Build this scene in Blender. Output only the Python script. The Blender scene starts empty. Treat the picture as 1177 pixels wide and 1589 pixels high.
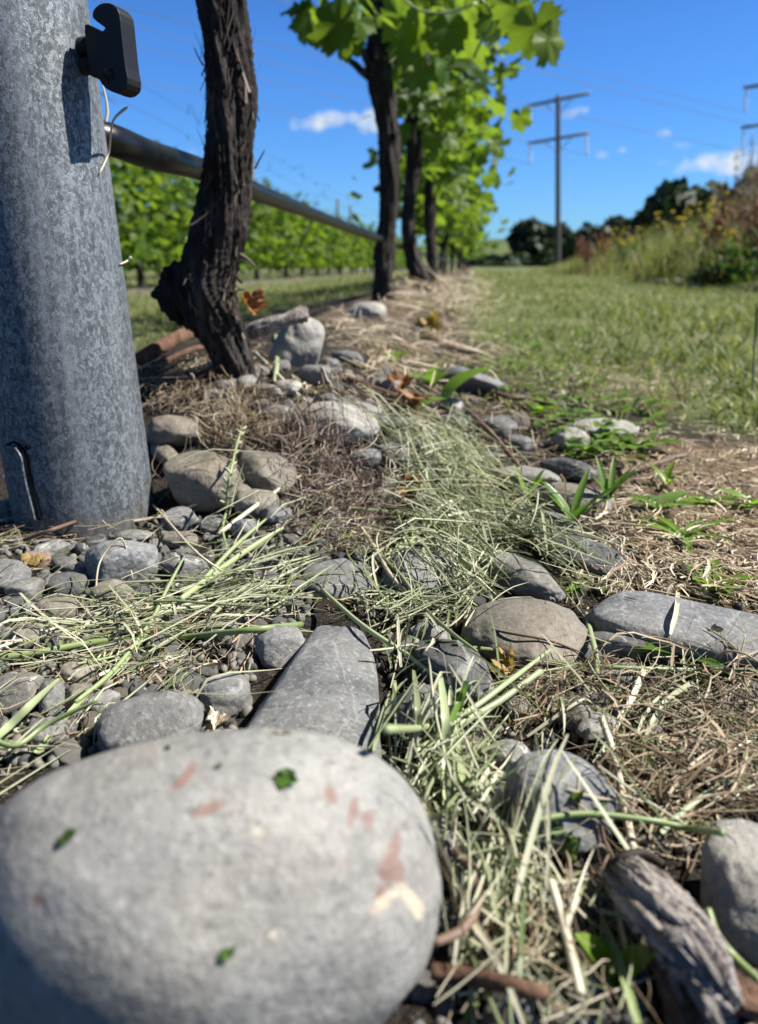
import bpy, bmesh, math, random
import numpy as np
from mathutils import Vector, Matrix, Quaternion
from mathutils.bvhtree import BVHTree

SC = bpy.context.scene
COL = SC.collection
R = math.radians
rng = np.random.default_rng(11)
random.seed(11)

# ------------------------------------------------------------------ camera
PW, PH, F = 1177.0, 1589.0, 1194.0
CAMZ = 0.18
PITCH = math.atan((794.5 - 412.0) / F)
CAM = np.array([0.0, 0.0, CAMZ])
cd = bpy.data.cameras.new("camera")
cam = bpy.data.objects.new("camera", cd)
COL.objects.link(cam)
cam.location = CAM
cam.rotation_euler = (math.pi / 2 - PITCH, 0, 0)
cd.sensor_fit = 'VERTICAL'
cd.sensor_height = 36.0
cd.sensor_width = 36.0
cd.lens = 36.0 * F / PH
cd.clip_start = 0.01
cd.clip_end = 9000
cd.dof.use_dof = True
cd.dof.focus_distance = 0.385
cd.dof.aperture_fstop = cd.lens / 2.75
SC.camera = cam

# ------------------------------------------------------------------ light
SUN_EL, SUN_AZ = R(48), R(91)           # azimuth measured clockwise from +Y
SUND = np.array([math.sin(SUN_AZ) * math.cos(SUN_EL), math.cos(SUN_AZ) * math.cos(SUN_EL), math.sin(SUN_EL)])
sl = bpy.data.lights.new("sun", 'SUN')
sl.energy = 5.0
sl.angle = R(0.53)
sl.color = (1.0, 0.955, 0.885)
so = bpy.data.objects.new("sun", sl)
COL.objects.link(so)
so.location = (3, 0, 6)
so.rotation_euler = Vector(SUND).to_track_quat('Z', 'Y').to_euler()

SC.view_settings.view_transform = 'Standard'
SC.view_settings.look = 'None'
SC.view_settings.exposure = 1.15
SC.view_settings.gamma = 1.0

FW = np.array([0, math.cos(PITCH), -math.sin(PITCH)])
UP = np.array([0, math.sin(PITCH), math.cos(PITCH)])


def ray(px, py):
    d = FW * F + np.array([1.0, 0, 0]) * (px - PW / 2) + UP * (PH / 2 - py)
    return d / np.linalg.norm(d)


world = bpy.data.worlds.new("World")
SC.world = world
world.use_nodes = True
wn, wl = world.node_tree.nodes, world.node_tree.links
wn.clear()
w_out = wn.new("ShaderNodeOutputWorld")
w_bg = wn.new("ShaderNodeBackground")
w_bg.inputs['Strength'].default_value = 0.076
w_sky = wn.new("ShaderNodeTexSky")
w_sky.sky_type = 'NISHITA'
w_sky.sun_disc = False
w_sky.sun_elevation = SUN_EL
w_sky.sun_rotation = SUN_AZ
w_sky.air_density = 1.0
w_sky.dust_density = 0.3
w_sky.ozone_density = 2.2
w_hs = wn.new("ShaderNodeHueSaturation")
w_hs.inputs['Saturation'].default_value = 1.12
wl.new(w_sky.outputs[0], w_hs.inputs['Color'])
w_tint = wn.new("ShaderNodeMixRGB")      # clear, dry southern air: a deeper blue than the model's
w_tint.blend_type = 'MULTIPLY'
w_tint.inputs[0].default_value = 1.0
w_sep = wn.new("ShaderNodeSeparateXYZ")
w_tc0 = wn.new("ShaderNodeTexCoord")
wl.new(w_tc0.outputs['Generated'], w_sep.inputs[0])
w_up = wn.new("ShaderNodeMapRange")
w_up.inputs['From Min'].default_value = .24
w_up.inputs['From Max'].default_value = .72
wl.new(w_sep.outputs['Z'], w_up.inputs['Value'])
w_zen = wn.new("ShaderNodeMixRGB")
w_zen.inputs[1].default_value = (.30, .57, .97, 1)      # towards the horizon
w_zen.inputs[2].default_value = (.10, .14, .20, 1)      # overhead sky darkened to cut its fill light
wl.new(w_up.outputs[0], w_zen.inputs[0])
wl.new(w_zen.outputs[0], w_tint.inputs[2])
wl.new(w_hs.outputs[0], w_tint.inputs[1])
w_geo = wn.new("ShaderNodeTexCoord")
w_noise = wn.new("ShaderNodeTexNoise")
w_noise.inputs['Scale'].default_value = 26.0
w_noise.inputs['Detail'].default_value = 6.0
w_noise.inputs['Roughness'].default_value = 0.62
wl.new(w_geo.outputs['Generated'], w_noise.inputs['Vector'])


def wmath(op, a, b=None):
    n = wn.new("ShaderNodeMath")
    n.operation = op
    for i, v in enumerate((a, b)):
        if v is None:
            continue
        if isinstance(v, (int, float)):
            n.inputs[i].default_value = v
        else:
            wl.new(v, n.inputs[i])
    return n.outputs[0]


def wdot(vec):
    n = wn.new("ShaderNodeVectorMath")
    n.operation = 'DOT_PRODUCT'
    wl.new(w_geo.outputs['Generated'], n.inputs[0])
    n.inputs[1].default_value = tuple(vec)
    return n.outputs['Value']


total = None
# small fair-weather clouds: centre, half sizes (photo pixels), tilt, density
for cx, cy, a, b, tilt, dens in [(500, 187, 52, 15, -8, 1.0), (574, 188, 24, 18, 0, 1.0), (549, 182, 13, 10, 0, .8), (893, 173, 30, 10, -14, .8),
                                 (1030, 207, 17, 8, 0, .75), (968, 232, 14, 8, 0, .8), (935, 240, 11, 7, 0, .4), (1080, 256, 58, 17, -14, 1.0),
                                 (1160, 247, 62, 22, -10, 1.1), (1062, 225, 18, 6, 0, .35), (1027, 252, 14, 7, 0, .35),
                                 (1330, 200, 120, 30, -6, .9), (250, 240, 90, 16, -4, .4), (-140, 160, 120, 22, -8, .8)]:
    c = ray(cx, cy)
    e1 = np.cross(c, [0, 0, 1.0]); e1 /= np.linalg.norm(e1)
    e2 = np.cross(e1, c)
    t = R(-tilt)
    f1, f2 = e1 * math.cos(t) + e2 * math.sin(t), e2 * math.cos(t) - e1 * math.sin(t)
    k = np.linalg.norm([F, cx - PW / 2, cy - PH / 2])
    u = wmath('MULTIPLY', wdot(f1), k / a)
    v = wmath('MULTIPLY', wdot(f2), k / b)
    rr = wmath('ADD', wmath('MULTIPLY', u, u), wmath('MULTIPLY', v, v))
    m = wmath('SUBTRACT', 1.0, rr)
    m = wmath('ADD', m, wmath('MULTIPLY', wmath('SUBTRACT', w_noise.outputs[0], 0.56), 4.2))
    fr = wmath('GREATER_THAN', wdot(c), 0.0)
    m = wmath('MULTIPLY', wmath('MULTIPLY', m, fr), dens * .8)
    n = wn.new("ShaderNodeClamp"); wl.new(m, n.inputs[0]); m = n.outputs[0]
    total = m if total is None else wmath('MAXIMUM', total, m)
w_mix = wn.new("ShaderNodeMixRGB")
wl.new(total, w_mix.inputs[0])
wl.new(w_tint.outputs[0], w_mix.inputs[1])
w_mix.inputs[2].default_value = (4.6, 5.0, 5.4, 1)
wl.new(w_mix.outputs[0], w_bg.inputs['Color'])
wl.new(w_bg.outputs[0], w_out.inputs['Surface'])

# ------------------------------------------------------------------ noise
def _hash(ix, iy, iz, seed):
    h = (ix.astype(np.int64) * 374761393 + iy.astype(np.int64) * 668265263 + iz.astype(np.int64) * 2147483647 + seed * 144665) & 0xFFFFFFFF
    h = ((h ^ (h >> 13)) * 1274126177) & 0xFFFFFFFF
    h = ((h ^ (h >> 16)) * 2246822519) & 0xFFFFFFFF
    return ((h ^ (h >> 15)) & 0xFFFFFF) / float(0xFFFFFF)


def vnoise(p, seed=0):
    p = np.asarray(p, float)
    i = np.floor(p).astype(np.int64)
    f = p - i
    f = f * f * f * (f * (f * 6 - 15) + 10)
    r = 0
    for dx in (0, 1):
        for dy in (0, 1):
            for dz in (0, 1):
                w = (f[:, 0] if dx else 1 - f[:, 0]) * (f[:, 1] if dy else 1 - f[:, 1]) * (f[:, 2] if dz else 1 - f[:, 2])
                r = r + w * _hash(i[:, 0] + dx, i[:, 1] + dy, i[:, 2] + dz, seed)
    return r * 2 - 1


def fbm(p, oct=3, seed=0):
    r, a, q = 0, 1.0, np.asarray(p, float)
    for k in range(oct):
        r = r + a * vnoise(q, seed + k * 17)
        q = q * 2.03 + 5.1
        a *= 0.5
    return r


def n2(x, y, sc, seed=0, oct=2):
    x = np.atleast_1d(np.asarray(x, float)); y = np.atleast_1d(np.asarray(y, float))
    return fbm(np.stack([x * sc, y * sc, np.zeros_like(x) + .5], -1), oct, seed)


def sstep(a, b, x):
    t = np.clip((x - a) / (b - a), 0, 1)
    return t * t * (3 - 2 * t)

# ------------------------------------------------------------------ ground
BEAR = math.atan(146.5 / (F * math.cos(PITCH) + 382.5 * math.sin(PITCH)))
RD = np.array([math.sin(BEAR), math.cos(BEAR)])          # along the vine rows
RT = np.array([math.cos(BEAR), -math.sin(BEAR)])         # to the right of them
_d = ray(135, 800)
P0 = (CAM + _d * (CAMZ / -_d[2]))[:2]                     # foot of the galvanised post


def st(x, y):
    dx, dy = np.asarray(x, float) - P0[0], np.asarray(y, float) - P0[1]
    return dx * RD[0] + dy * RD[1], dx * RT[0] + dy * RT[1]


def H(x, y, fine=True):
    x = np.atleast_1d(np.asarray(x, float)); y = np.atleast_1d(np.asarray(y, float))
    s, t = st(x, y)
    up = sstep(0.06, 0.30, s)
    crest = 0.068 + 0.014 * np.exp(-((s - .35) / .25) ** 2)
    z = crest * up * np.exp(-(t / 0.24) ** 2)
    z = z + 0.03 * np.exp(-((s - .14) / .10) ** 2 - ((t - .12) / .12) ** 2)
    far = sstep(1.5, 5, s)
    z = z - 0.03 * sstep(0.25, .9, np.abs(t)) * far
    z = z - 0.05 * sstep(-.4, -1.6, t)
    z = z + 0.05 * np.exp(-((t + 3.0) / .35) ** 2)
    z = z + (0.42 * sstep(2.3, 4.4, t) + .5 * sstep(4.5, 12, t)) * sstep(3, 8, s) * (1 - sstep(15, 34, s))
    if fine:
        near = np.exp(-(np.hypot(x, y - .4) / 3.0) ** 2)
        z = z + near * 0.006 * n2(x, y, 9.0, 3) + near * 0.0022 * n2(x, y, 55.0, 5)
        z = z + .012 * n2(x, y, 1.3, 8) * sstep(.6, 2, np.hypot(x, y)) 
    return z


_gx0, _gy0, _gs = -2.0, -0.3, 0.008
_ggx, _ggy = np.meshgrid(np.arange(_gx0, 3.2, _gs), np.arange(_gy0, 4.2, _gs), indexing='ij')
_GH = H(_ggx.ravel(), _ggy.ravel()).reshape(_ggx.shape)
_GL = _GH.tolist()


def gnd(x, y):
    """height of the ground at one point (table near the camera)"""
    u, v = (x - _gx0) / _gs, (y - _gy0) / _gs
    i, j = int(u), int(v)
    if u < 0 or v < 0 or i >= _GH.shape[0] - 1 or j >= _GH.shape[1] - 1:
        return float(H(x, y)[0])
    f, g = u - i, v - j
    a, b = _GL[i], _GL[i + 1]
    return (a[j] * (1 - g) + a[j + 1] * g) * (1 - f) + (b[j] * (1 - g) + b[j + 1] * g) * f


def hit(px, py, lift=0.0):
    d = ray(px, py)
    a, b = 0.05, None
    t = 0.05
    while t < 4000:
        p = CAM + d * t
        if p[2] <= gnd(p[0], p[1]) + lift:
            b = t
            break
        a = t
        t *= 1.04
    if b is None:
        return CAM + d * 60
    for _ in range(22):
        m = .5 * (a + b)
        p = CAM + d * m
        if p[2] <= gnd(p[0], p[1]) + lift: b = m
        else: a = m
    return CAM + d * b


def at_y(px, py, y):
    d = ray(px, py)
    return CAM + d * (y / d[1])


def at_d(px, py, depth):
    d = ray(px, py)
    return CAM + d * (depth / float(d @ FW))

# ------------------------------------------------------------------ mesh helpers
def mesh_np(name, V, quads=None, tris=None, smooth=True, attrs=None):
    V = np.asarray(V, np.float32)
    me = bpy.data.meshes.new(name)
    nq = 0 if quads is None else len(quads)
    nt = 0 if tris is None else len(tris)
    me.vertices.add(len(V))
    me.vertices.foreach_set("co", V.ravel())
    loops = np.concatenate([np.asarray(a, np.int32).ravel() for a in (quads, tris) if a is not None and len(a)])
    me.loops.add(len(loops))
    me.loops.foreach_set("vertex_index", loops)
    me.polygons.add(nq + nt)
    starts = np.concatenate([np.arange(nq) * 4, nq * 4 + np.arange(nt) * 3]).astype(np.int32)
    me.polygons.foreach_set("loop_start", starts)
    me.polygons.foreach_set("use_smooth", np.full(nq + nt, smooth))
    me.update(calc_edges=True)
    for k, a in (attrs or {}).items():
        at = me.attributes.new(k, 'FLOAT', 'POINT')
        at.data.foreach_set("value", np.asarray(a, np.float32))
    me.validate()
    return me


def obj(name, me, mat=None, parent=None, loc=None):
    o = bpy.data.objects.new(name, me)
    if mat is not None and me is not None and not me.materials:
        me.materials.append(mat)
    COL.objects.link(o)
    if loc is not None:
        o.location = loc
    if parent is not None:
        o.parent = parent
    return o


def tag(o, label=None, cat=None, group=None, kind=None):
    if label: o["label"] = label
    if cat: o["category"] = cat
    if group: o["group"] = group
    if kind: o["kind"] = kind
    return o


def empty(name, loc, label, cat, group=None):
    o = bpy.data.objects.new(name, None)
    o.empty_display_size = .02
    o.location = loc
    COL.objects.link(o)
    return tag(o, label, cat, group)


class Acc:
    """collects vertices and faces of several shapes of ONE thing or part"""
    def __init__(s): s.V, s.Q, s.T, s.A, s.n = [], [], [], [], 0
    def add(s, V, Q=None, T=None, a=0.0):
        V = np.asarray(V, float)
        s.V.append(V)
        if Q is not None and len(Q): s.Q.append(np.asarray(Q) + s.n)
        if T is not None and len(T): s.T.append(np.asarray(T) + s.n)
        s.A.append(np.broadcast_to(np.asarray(a, float), (len(V),)))
        s.n += len(V)
    def mesh(s, name, origin=(0, 0, 0), smooth=True):
        return mesh_np(name, np.concatenate(s.V) - np.asarray(origin, float), np.concatenate(s.Q) if s.Q else None,
                       np.concatenate(s.T) if s.T else None, smooth, {"tint": np.concatenate(s.A)})


def catmull(P, n):
    P = np.asarray(P, float)
    if len(P) == 2:
        return P[0] + (P[1] - P[0]) * np.linspace(0, 1, n)[:, None]
    Q = np.vstack([2 * P[0] - P[1], P, 2 * P[-1] - P[-2]])
    u = np.linspace(0, len(P) - 1 - 1e-9, n)
    i = u.astype(int); f = (u - i)[:, None]
    a, b, c, d = Q[i], Q[i + 1], Q[i + 2], Q[i + 3]
    return .5 * (2 * b + (c - a) * f + (2 * a - 5 * b + 4 * c - d) * f ** 2 + (3 * b - 3 * c + d - a) * f ** 3)


def frames(P):
    T = np.gradient(P, axis=0)
    T /= np.linalg.norm(T, axis=1)[:, None] + 1e-12
    ref = np.array([0, 0, 1.0]) if abs(T[0, 2]) < .8 else np.array([0, 1.0, 0])
    N = np.zeros_like(P)
    n = ref - T[0] * (ref @ T[0])
    for i in range(len(P)):
        n = n - T[i] * (n @ T[i])
        n /= np.linalg.norm(n) + 1e-12
        N[i] = n
    return T, N, np.cross(T, N)


def tube(P, rad, seg=8, disp=None, caps=True):
    """disp(theta, s01) -> extra radius factor array"""
    P = np.asarray(P, float)
    n = len(P)
    rad = np.broadcast_to(np.asarray(rad, float), (n,))
    T, N, B = frames(P)
    th = np.arange(seg) * 2 * math.pi / seg
    r = np.repeat(rad[:, None], seg, 1)
    if disp is not None:
        TH, S = np.meshgrid(th, np.linspace(0, 1, n))
        r = r * (1 + disp(TH.ravel(), S.ravel()).reshape(n, seg))
    V = P[:, None, :] + r[..., None] * (np.cos(th)[None, :, None] * N[:, None, :] + np.sin(th)[None, :, None] * B[:, None, :])
    V = V.reshape(-1, 3)
    i, j = np.meshgrid(np.arange(n - 1), np.arange(seg), indexing='ij')
    i, j = i.ravel(), j.ravel(); k = (j + 1) % seg
    Q = np.stack([i * seg + j, i * seg + k, (i + 1) * seg + k, (i + 1) * seg + j], -1)
    Tt = None
    if caps:
        V = np.vstack([V, P[0], P[-1]])
        a, b = n * seg, n * seg + 1
        jj = np.arange(seg); kk = (jj + 1) % seg
        Tt = np.vstack([np.stack([np.full(seg, a), kk, jj], -1), np.stack([np.full(seg, b), (n - 1) * seg + jj, (n - 1) * seg + kk], -1)])
    return V, Q, Tt


def ribbon(P, w, nrm, fold=0.25):
    """V-folded blade along P, half width w (n,), normal nrm"""
    P = np.asarray(P, float); n = len(P)
    T = np.gradient(P, axis=0); T /= np.linalg.norm(T, axis=1)[:, None] + 1e-12
    nrm = np.broadcast_to(np.asarray(nrm, float), (n, 3))
    S = np.cross(T, nrm); S /= np.linalg.norm(S, axis=1)[:, None] + 1e-12
    N = np.cross(S, T)
    w = np.broadcast_to(np.asarray(w, float), (n,))[:, None]
    V = np.stack([P - S * w + N * w * fold, P, P + S * w + N * w * fold], 1).reshape(-1, 3)
    i = np.arange(n - 1) * 3
    Q = np.vstack([np.stack([i, i + 1, i + 4, i + 3], -1), np.stack([i + 1, i + 2, i + 5, i + 4], -1)])
    return V, Q


_ico = {}
def ico(n):
    if n not in _ico:
        bm = bmesh.new()
        bmesh.ops.create_icosphere(bm, subdivisions=n, radius=1.0)
        bm.verts.ensure_lookup_table()
        V = np.array([v.co[:] for v in bm.verts]); T = np.array([[v.index for v in f.verts] for f in bm.faces])
        bm.free()
        _ico[n] = (V / np.linalg.norm(V, axis=1)[:, None], T)
    return _ico[n]


def box(a, b, bevel=0):
    a, b = np.asarray(a, float), np.asarray(b, float)
    V = np.array([[x, y, z] for x in (a[0], b[0]) for y in (a[1], b[1]) for z in (a[2], b[2])])
    Q = np.array([[0, 1, 3, 2], [4, 6, 7, 5], [0, 4, 5, 1], [2, 3, 7, 6], [0, 2, 6, 4], [1, 5, 7, 3]])
    return V, Q

# ------------------------------------------------------------------ materials
class M:
    def __init__(s, name):
        s.m = bpy.data.materials.new(name)
        s.m.use_nodes = True
        s.t = s.m.node_tree
        s.N, s.L = s.t.nodes, s.t.links
        s.p = s.N["Principled BSDF"]
        s.out = s.N["Material Output"]
        s.tc = s.N.new("ShaderNodeTexCoord")
    def put(s, node, key, v):
        if hasattr(v, 'is_output') or isinstance(v, bpy.types.NodeSocket): s.L.new(v, node.inputs[key])
        else: node.inputs[key].default_value = v
    def noise(s, scale, detail=4, rough=.55, vec=None, dist=0.0):
        n = s.N.new("ShaderNodeTexNoise")
        s.L.new(vec or s.tc.outputs['Object'], n.inputs['Vector'])
        n.inputs['Scale'].default_value = scale; n.inputs['Detail'].default_value = detail
        n.inputs['Roughness'].default_value = rough; n.inputs['Distortion'].default_value = dist
        return n.outputs[0]
    def vor(s, scale, vec=None, feature='F1', out='Distance', rand=1.0):
        n = s.N.new("ShaderNodeTexVoronoi"); n.feature = feature
        s.L.new(vec or s.tc.outputs['Object'], n.inputs['Vector'])
        n.inputs['Scale'].default_value = scale; n.inputs['Randomness'].default_value = rand
        return n.outputs[out]
    def mapv(s, scale=(1, 1, 1), rot=(0, 0, 0), vec=None):
        n = s.N.new("ShaderNodeMapping")
        s.L.new(vec or s.tc.outputs['Object'], n.inputs['Vector'])
        n.inputs['Scale'].default_value = scale; n.inputs['Rotation'].default_value = rot
        return n.outputs[0]
    def vadd(s, a, b, k):
        n = s.N.new("ShaderNodeVectorMath"); n.operation = 'MULTIPLY_ADD'
        s.L.new(b, n.inputs[0]); n.inputs[1].default_value = (k, k, k); s.L.new(a, n.inputs[2])
        return n.outputs[0]
    def ramp(s, fac, stops, interp='LINEAR'):
        n = s.N.new("ShaderNodeValToRGB"); n.color_ramp.interpolation = interp
        e = n.color_ramp.elements
        while len(e) < len(stops): e.new(0.5)
        for k, (p, c) in enumerate(stops):
            e[k].position = p
            e[k].color = (c, c, c, 1) if isinstance(c, (int, float)) else (*c, 1)
        s.L.new(fac, n.inputs[0])
        return n.outputs[0]
    def mix(s, fac, a, b, mode='MIX'):
        n = s.N.new("ShaderNodeMixRGB"); n.blend_type = mode
        for k, v in enumerate((fac, a, b)):
            if isinstance(v, (tuple, list)): n.inputs[k].default_value = (*v, 1)
            elif isinstance(v, (int, float)): n.inputs[k].default_value = v
            else: s.L.new(v, n.inputs[k])
        return n.outputs[0]
    def math(s, op, a, b=0.0):
        n = s.N.new("ShaderNodeMath"); n.operation = op
        for k, v in enumerate((a, b)):
            if isinstance(v, (int, float)): n.inputs[k].default_value = v
            else: s.L.new(v, n.inputs[k])
        return n.outputs[0]
    def attr(s, name):
        n = s.N.new("ShaderNodeAttribute"); n.attribute_name = name
        return n.outputs['Fac']
    def rnd(s):
        return s.N.new("ShaderNodeObjectInfo").outputs['Random']
    def bump(s, h, dist, strength=1.0):
        n = s.N.new("ShaderNodeBump"); s.L.new(h, n.inputs['Height'])
        n.inputs['Distance'].default_value = dist; n.inputs['Strength'].default_value = strength
        s.L.new(n.outputs[0], s.p.inputs['Normal'])
    def done(s, color, rough=.6, spec=.5, metal=0.0, trans=None, tcol=None):
        s.put(s.p, 'Base Color', (*color, 1) if isinstance(color, tuple) else color)
        s.put(s.p, 'Roughness', rough); s.p.inputs['Specular IOR Level'].default_value = spec
        s.put(s.p, 'Metallic', metal)
        if trans:
            tn = s.N.new("ShaderNodeBsdfTranslucent"); mx = s.N.new("ShaderNodeMixShader")
            s.put(tn, 'Color', (*tcol, 1) if isinstance(tcol, tuple) else tcol)
            mx.inputs[0].default_value = trans
            s.L.new(s.p.outputs[0], mx.inputs[1]); s.L.new(tn.outputs[0], mx.inputs[2])
            s.L.new(mx.outputs[0], s.out.inputs['Surface'])
        return s.m


def stone_mat(name, dark, light, warm=None, speck=.5, veins=0.0, stain=None):
    m = M(name)
    r = m.rnd()
    off = m.N.new("ShaderNodeVectorMath"); off.operation = 'ADD'
    cmb = m.N.new("ShaderNodeCombineXYZ")
    m.L.new(m.math('MULTIPLY', r, 7.0), cmb.inputs[0]); m.L.new(m.math('MULTIPLY', r, 3.0), cmb.inputs[1])
    m.L.new(m.tc.outputs['Object'], off.inputs[0]); m.L.new(cmb.outputs[0], off.inputs[1])
    v = off.outputs[0]
    c = m.mix(m.ramp(m.noise(38, 5, .62, v), [(.33, 0.0), (.68, 1.0)]), dark, light)
    if warm: c = m.mix(m.ramp(m.noise(22, 3, .6, v), [(.45, 0.0), (.75, .75)]), c, warm)
    c = m.mix(m.math('MULTIPLY', m.ramp(m.noise(420, 3, .7, v), [(.52, 0.0), (.68, 1.0)]), speck), c, tuple(min(1, x * 1.75) for x in light))
    c = m.mix(m.math('MULTIPLY', m.ramp(m.noise(330, 2, .6, v), [(.30, 1.0), (.44, 0.0)]), .5), c, tuple(x * .45 for x in dark))
    # dusty blotches
    c = m.mix(m.math('MULTIPLY', m.ramp(m.noise(90, 4, .7, v, .6), [(.55, 0.0), (.72, 1.0)]), .35), c, tuple(x * 1.45 for x in light))
    if veins:
        w = m.ramp(m.math('ABSOLUTE', m.math('SUBTRACT', m.noise(26, 3, .5, m.mapv((1, .35, 2.0), (.3, .6, .2), v), 1.2), .5)), [(.0, 1.0), (.018, 0.0)])
        c = m.mix(m.math('MULTIPLY', w, veins), c, (.5, .48, .44))
    c = m.mix(m.math('MULTIPLY', r, .6), c, m.mix(1.0, c, (.52, .52, .52), 'MULTIPLY'))
    if stain:
        a = m.attr("stain"); b = m.attr("pale")
        n = m.noise(260, 3, .6)
        c = m.mix(m.ramp(m.math('ADD', a, m.math('MULTIPLY', m.math('SUBTRACT', n, .5), .9)), [(.40, 0.0), (.70, .7)]), c, (.175, .088, .066))
        c = m.mix(m.ramp(m.math('ADD', b, m.math('MULTIPLY', m.math('SUBTRACT', n, .5), .9)), [(.36, 0.0), (.7, .7)]), c, (.50, .42, .30))
    m.bump(m.math('ADD', m.noise(260, 5, .7, v), m.math('MULTIPLY', m.noise(60, 4, .6, v), 1.5)), .0011, .75)
    return m.done(c, m.ramp(m.noise(80, 3, .5, v), [(.3, .5), (.7, .8)]), .4)


ST = {
    'b': stone_mat("stone_blue_grey", (.088, .091, .093), (.19, .192, .190), (.18, .172, .155), .6, .25),
    'g': stone_mat("stone_grey", (.115, .113, .105), (.23, .225, .208), (.21, .19, .155), .4, .15),
    'w': stone_mat("stone_warm_grey", (.125, .113, .09), (.215, .195, .158), (.24, .195, .14), .35, .15),
    'l': stone_mat("stone_light_grey", (.18, .176, .16), (.30, .29, .26), (.27, .245, .20), .4, .1),
    'd': stone_mat("stone_dark_grey", (.045, .045, .045), (.105, .104, .10), None, .5, .4),
    'v': stone_mat("stone_veined", (.09, .088, .082), (.225, .22, .20), None, .7, .9),
    'r': stone_mat("stone_brown", (.15, .095, .065), (.27, .19, .14), None, .3, .1),
    'F': stone_mat("stone_front", (.165, .163, .152), (.265, .262, .245), (.24, .22, .19), .28, 0.0, True),
}


def plant_mat(name, cols, trans=.35, rough=.45, spec=.4, tcol=None, attr="tint", rand=False, fib=0):
    m = M(name)
    a = m.attr(attr)
    if rand: a = m.math('FRACT', m.math('ADD', a, m.rnd()))
    n = len(cols)
    c = m.ramp(a, [(i / max(1, n - 1), col) for i, col in enumerate(cols)])
    c = m.mix(m.math('MULTIPLY', m.noise(120, 3, .6), .35), c, m.mix(1.0, c, (.55, .55, .5), 'MULTIPLY'))
    if fib: m.bump(m.noise(fib, 3, .6), .0004, .6)
    tc = tcol or m.mix(1.0, c, (1.35, 1.5, .7), 'MULTIPLY')
    return m.done(c, rough, spec, 0.0, trans, tc)


MAT = {}
MAT['hay'] = plant_mat("cut_grass", [(.06, .085, .03), (.14, .18, .07), (.27, .295, .17), (.36, .37, .24), (.45, .45, .32), (.56, .54, .42)], .22, .42, .5)
MAT['straw'] = plant_mat("dry_straw", [(.10, .065, .04), (.20, .14, .085), (.31, .235, .15), (.45, .37, .26), (.58, .51, .40)], .15, .5, .4)
MAT['thatch'] = plant_mat("dead_thatch", [(.03, .02, .014), (.07, .047, .034), (.14, .10, .075), (.27, .21, .165), (.46, .39, .34)], .08, .6, .3)
MAT['lawn'] = plant_mat("lawn_grass", [(.045, .075, .020), (.08, .12, .03), (.15, .185, .055), (.25, .25, .10), (.40, .35, .20)], .35, .5, .3)
MAT['tan'] = plant_mat("tan_hay", [(.20, .13, .08), (.32, .23, .15), (.50, .40, .285), (.60, .51, .385), (.70, .62, .50)], .15, .5, .4)
MAT['weed'] = plant_mat("weed_green", [(.075, .15, .025), (.11, .21, .035), (.16, .265, .05)], .45, .38, .5)
MAT['lime'] = plant_mat("lime_leaf", [(.15, .27, .03), (.20, .33, .04)], .5, .38, .5)
MAT['stem_g'] = plant_mat("green_stem", [(.16, .23, .07), (.27, .34, .15), (.40, .44, .26)], .15, .4, .5)
MAT['stem_y'] = plant_mat("straw_stem", [(.38, .31, .20), (.52, .45, .32), (.62, .56, .44)], .12, .45, .5)
MAT['twig'] = plant_mat("brown_twig", [(.06, .036, .022), (.11, .066, .042), (.17, .11, .075)], .02, .6, .4, fib=300)
MAT['rust'] = plant_mat("rust_leaf", [(.16, .055, .022), (.26, .10, .035), (.32, .16, .06)], .3, .55, .3)
MAT['ochre'] = plant_mat("ochre_leaf", [(.24, .16, .05), (.36, .25, .09)], .3, .55, .3)
MAT['vine_leaf'] = plant_mat("vine_leaf", [(.022, .052, .009), (.045, .10, .014), (.085, .155, .02), (.15, .22, .035)], .5, .5, .28, tcol=(.19, .295, .022))
MAT['bush'] = plant_mat("bush_leaf", [(.03, .06, .015), (.06, .11, .025), (.10, .16, .04)], .35, .45, .4)
MAT['dock'] = plant_mat("dock_seed", [(.16, .06, .03), (.26, .11, .055), (.24, .15, .07)], .2, .6, .3)
MAT['flower'] = plant_mat("yellow_flower", [(.62, .46, .03), (.80, .64, .06)], .3, .5, .3)
MAT['far_leaf'] = plant_mat("far_tree_leaf", [(.012, .022, .010), (.022, .04, .016), (.035, .06, .022)], .15, .6, .3)

def bark_mat(name, dark, mid, light, sc=1.0, lichen=.35):
    m = M(name)
    v = m.mapv((1, 1, .12))
    a = m.noise(160 * sc, 6, .68, v, .8)
    b = m.noise(45 * sc, 4, .6, m.mapv((1, 1, .25)), .5)
    c = m.mix(m.ramp(a, [(.32, 0.0), (.66, 1.0)]), dark, mid)
    c = m.mix(m.math('MULTIPLY', m.ramp(b, [(.52, 0.0), (.72, 1.0)]), lichen), c, light)
    m.bump(m.math('ADD', a, m.math('MULTIPLY', b, .6)), .0035, 1.0)
    return m.done(c, .8, .25)


MAT['bark'] = bark_mat("vine_bark", (.006, .0045, .004), (.032, .024, .020), (.16, .14, .13), 1.3, .5)
MAT['shred'] = plant_mat("bark_shred", [(.03, .021, .016), (.075, .055, .042), (.17, .135, .11)], .05, .7, .3)
MAT['driftwood'] = bark_mat("weathered_wood", (.07, .055, .045), (.30, .26, .235), (.50, .47, .45), 1.5, .8)
m = M("weathered_root_wood")
cv = m.N.new("ShaderNodeCombineXYZ")
for q_ in range(3): m.L.new(m.attr("f" + "xyz"[q_]), cv.inputs[q_])
fa, fb_ = m.noise(4.0, 5, .65, cv.outputs[0], .4), m.noise(11.0, 4, .6, cv.outputs[0], .3)
cc = m.mix(m.ramp(fa, [(.34, 0.0), (.62, 1.0)]), (.07, .05, .038), (.34, .30, .275))
cc = m.mix(m.ramp(fb_, [(.42, 0.0), (.66, .8)]), cc, (.56, .53, .50))
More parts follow.
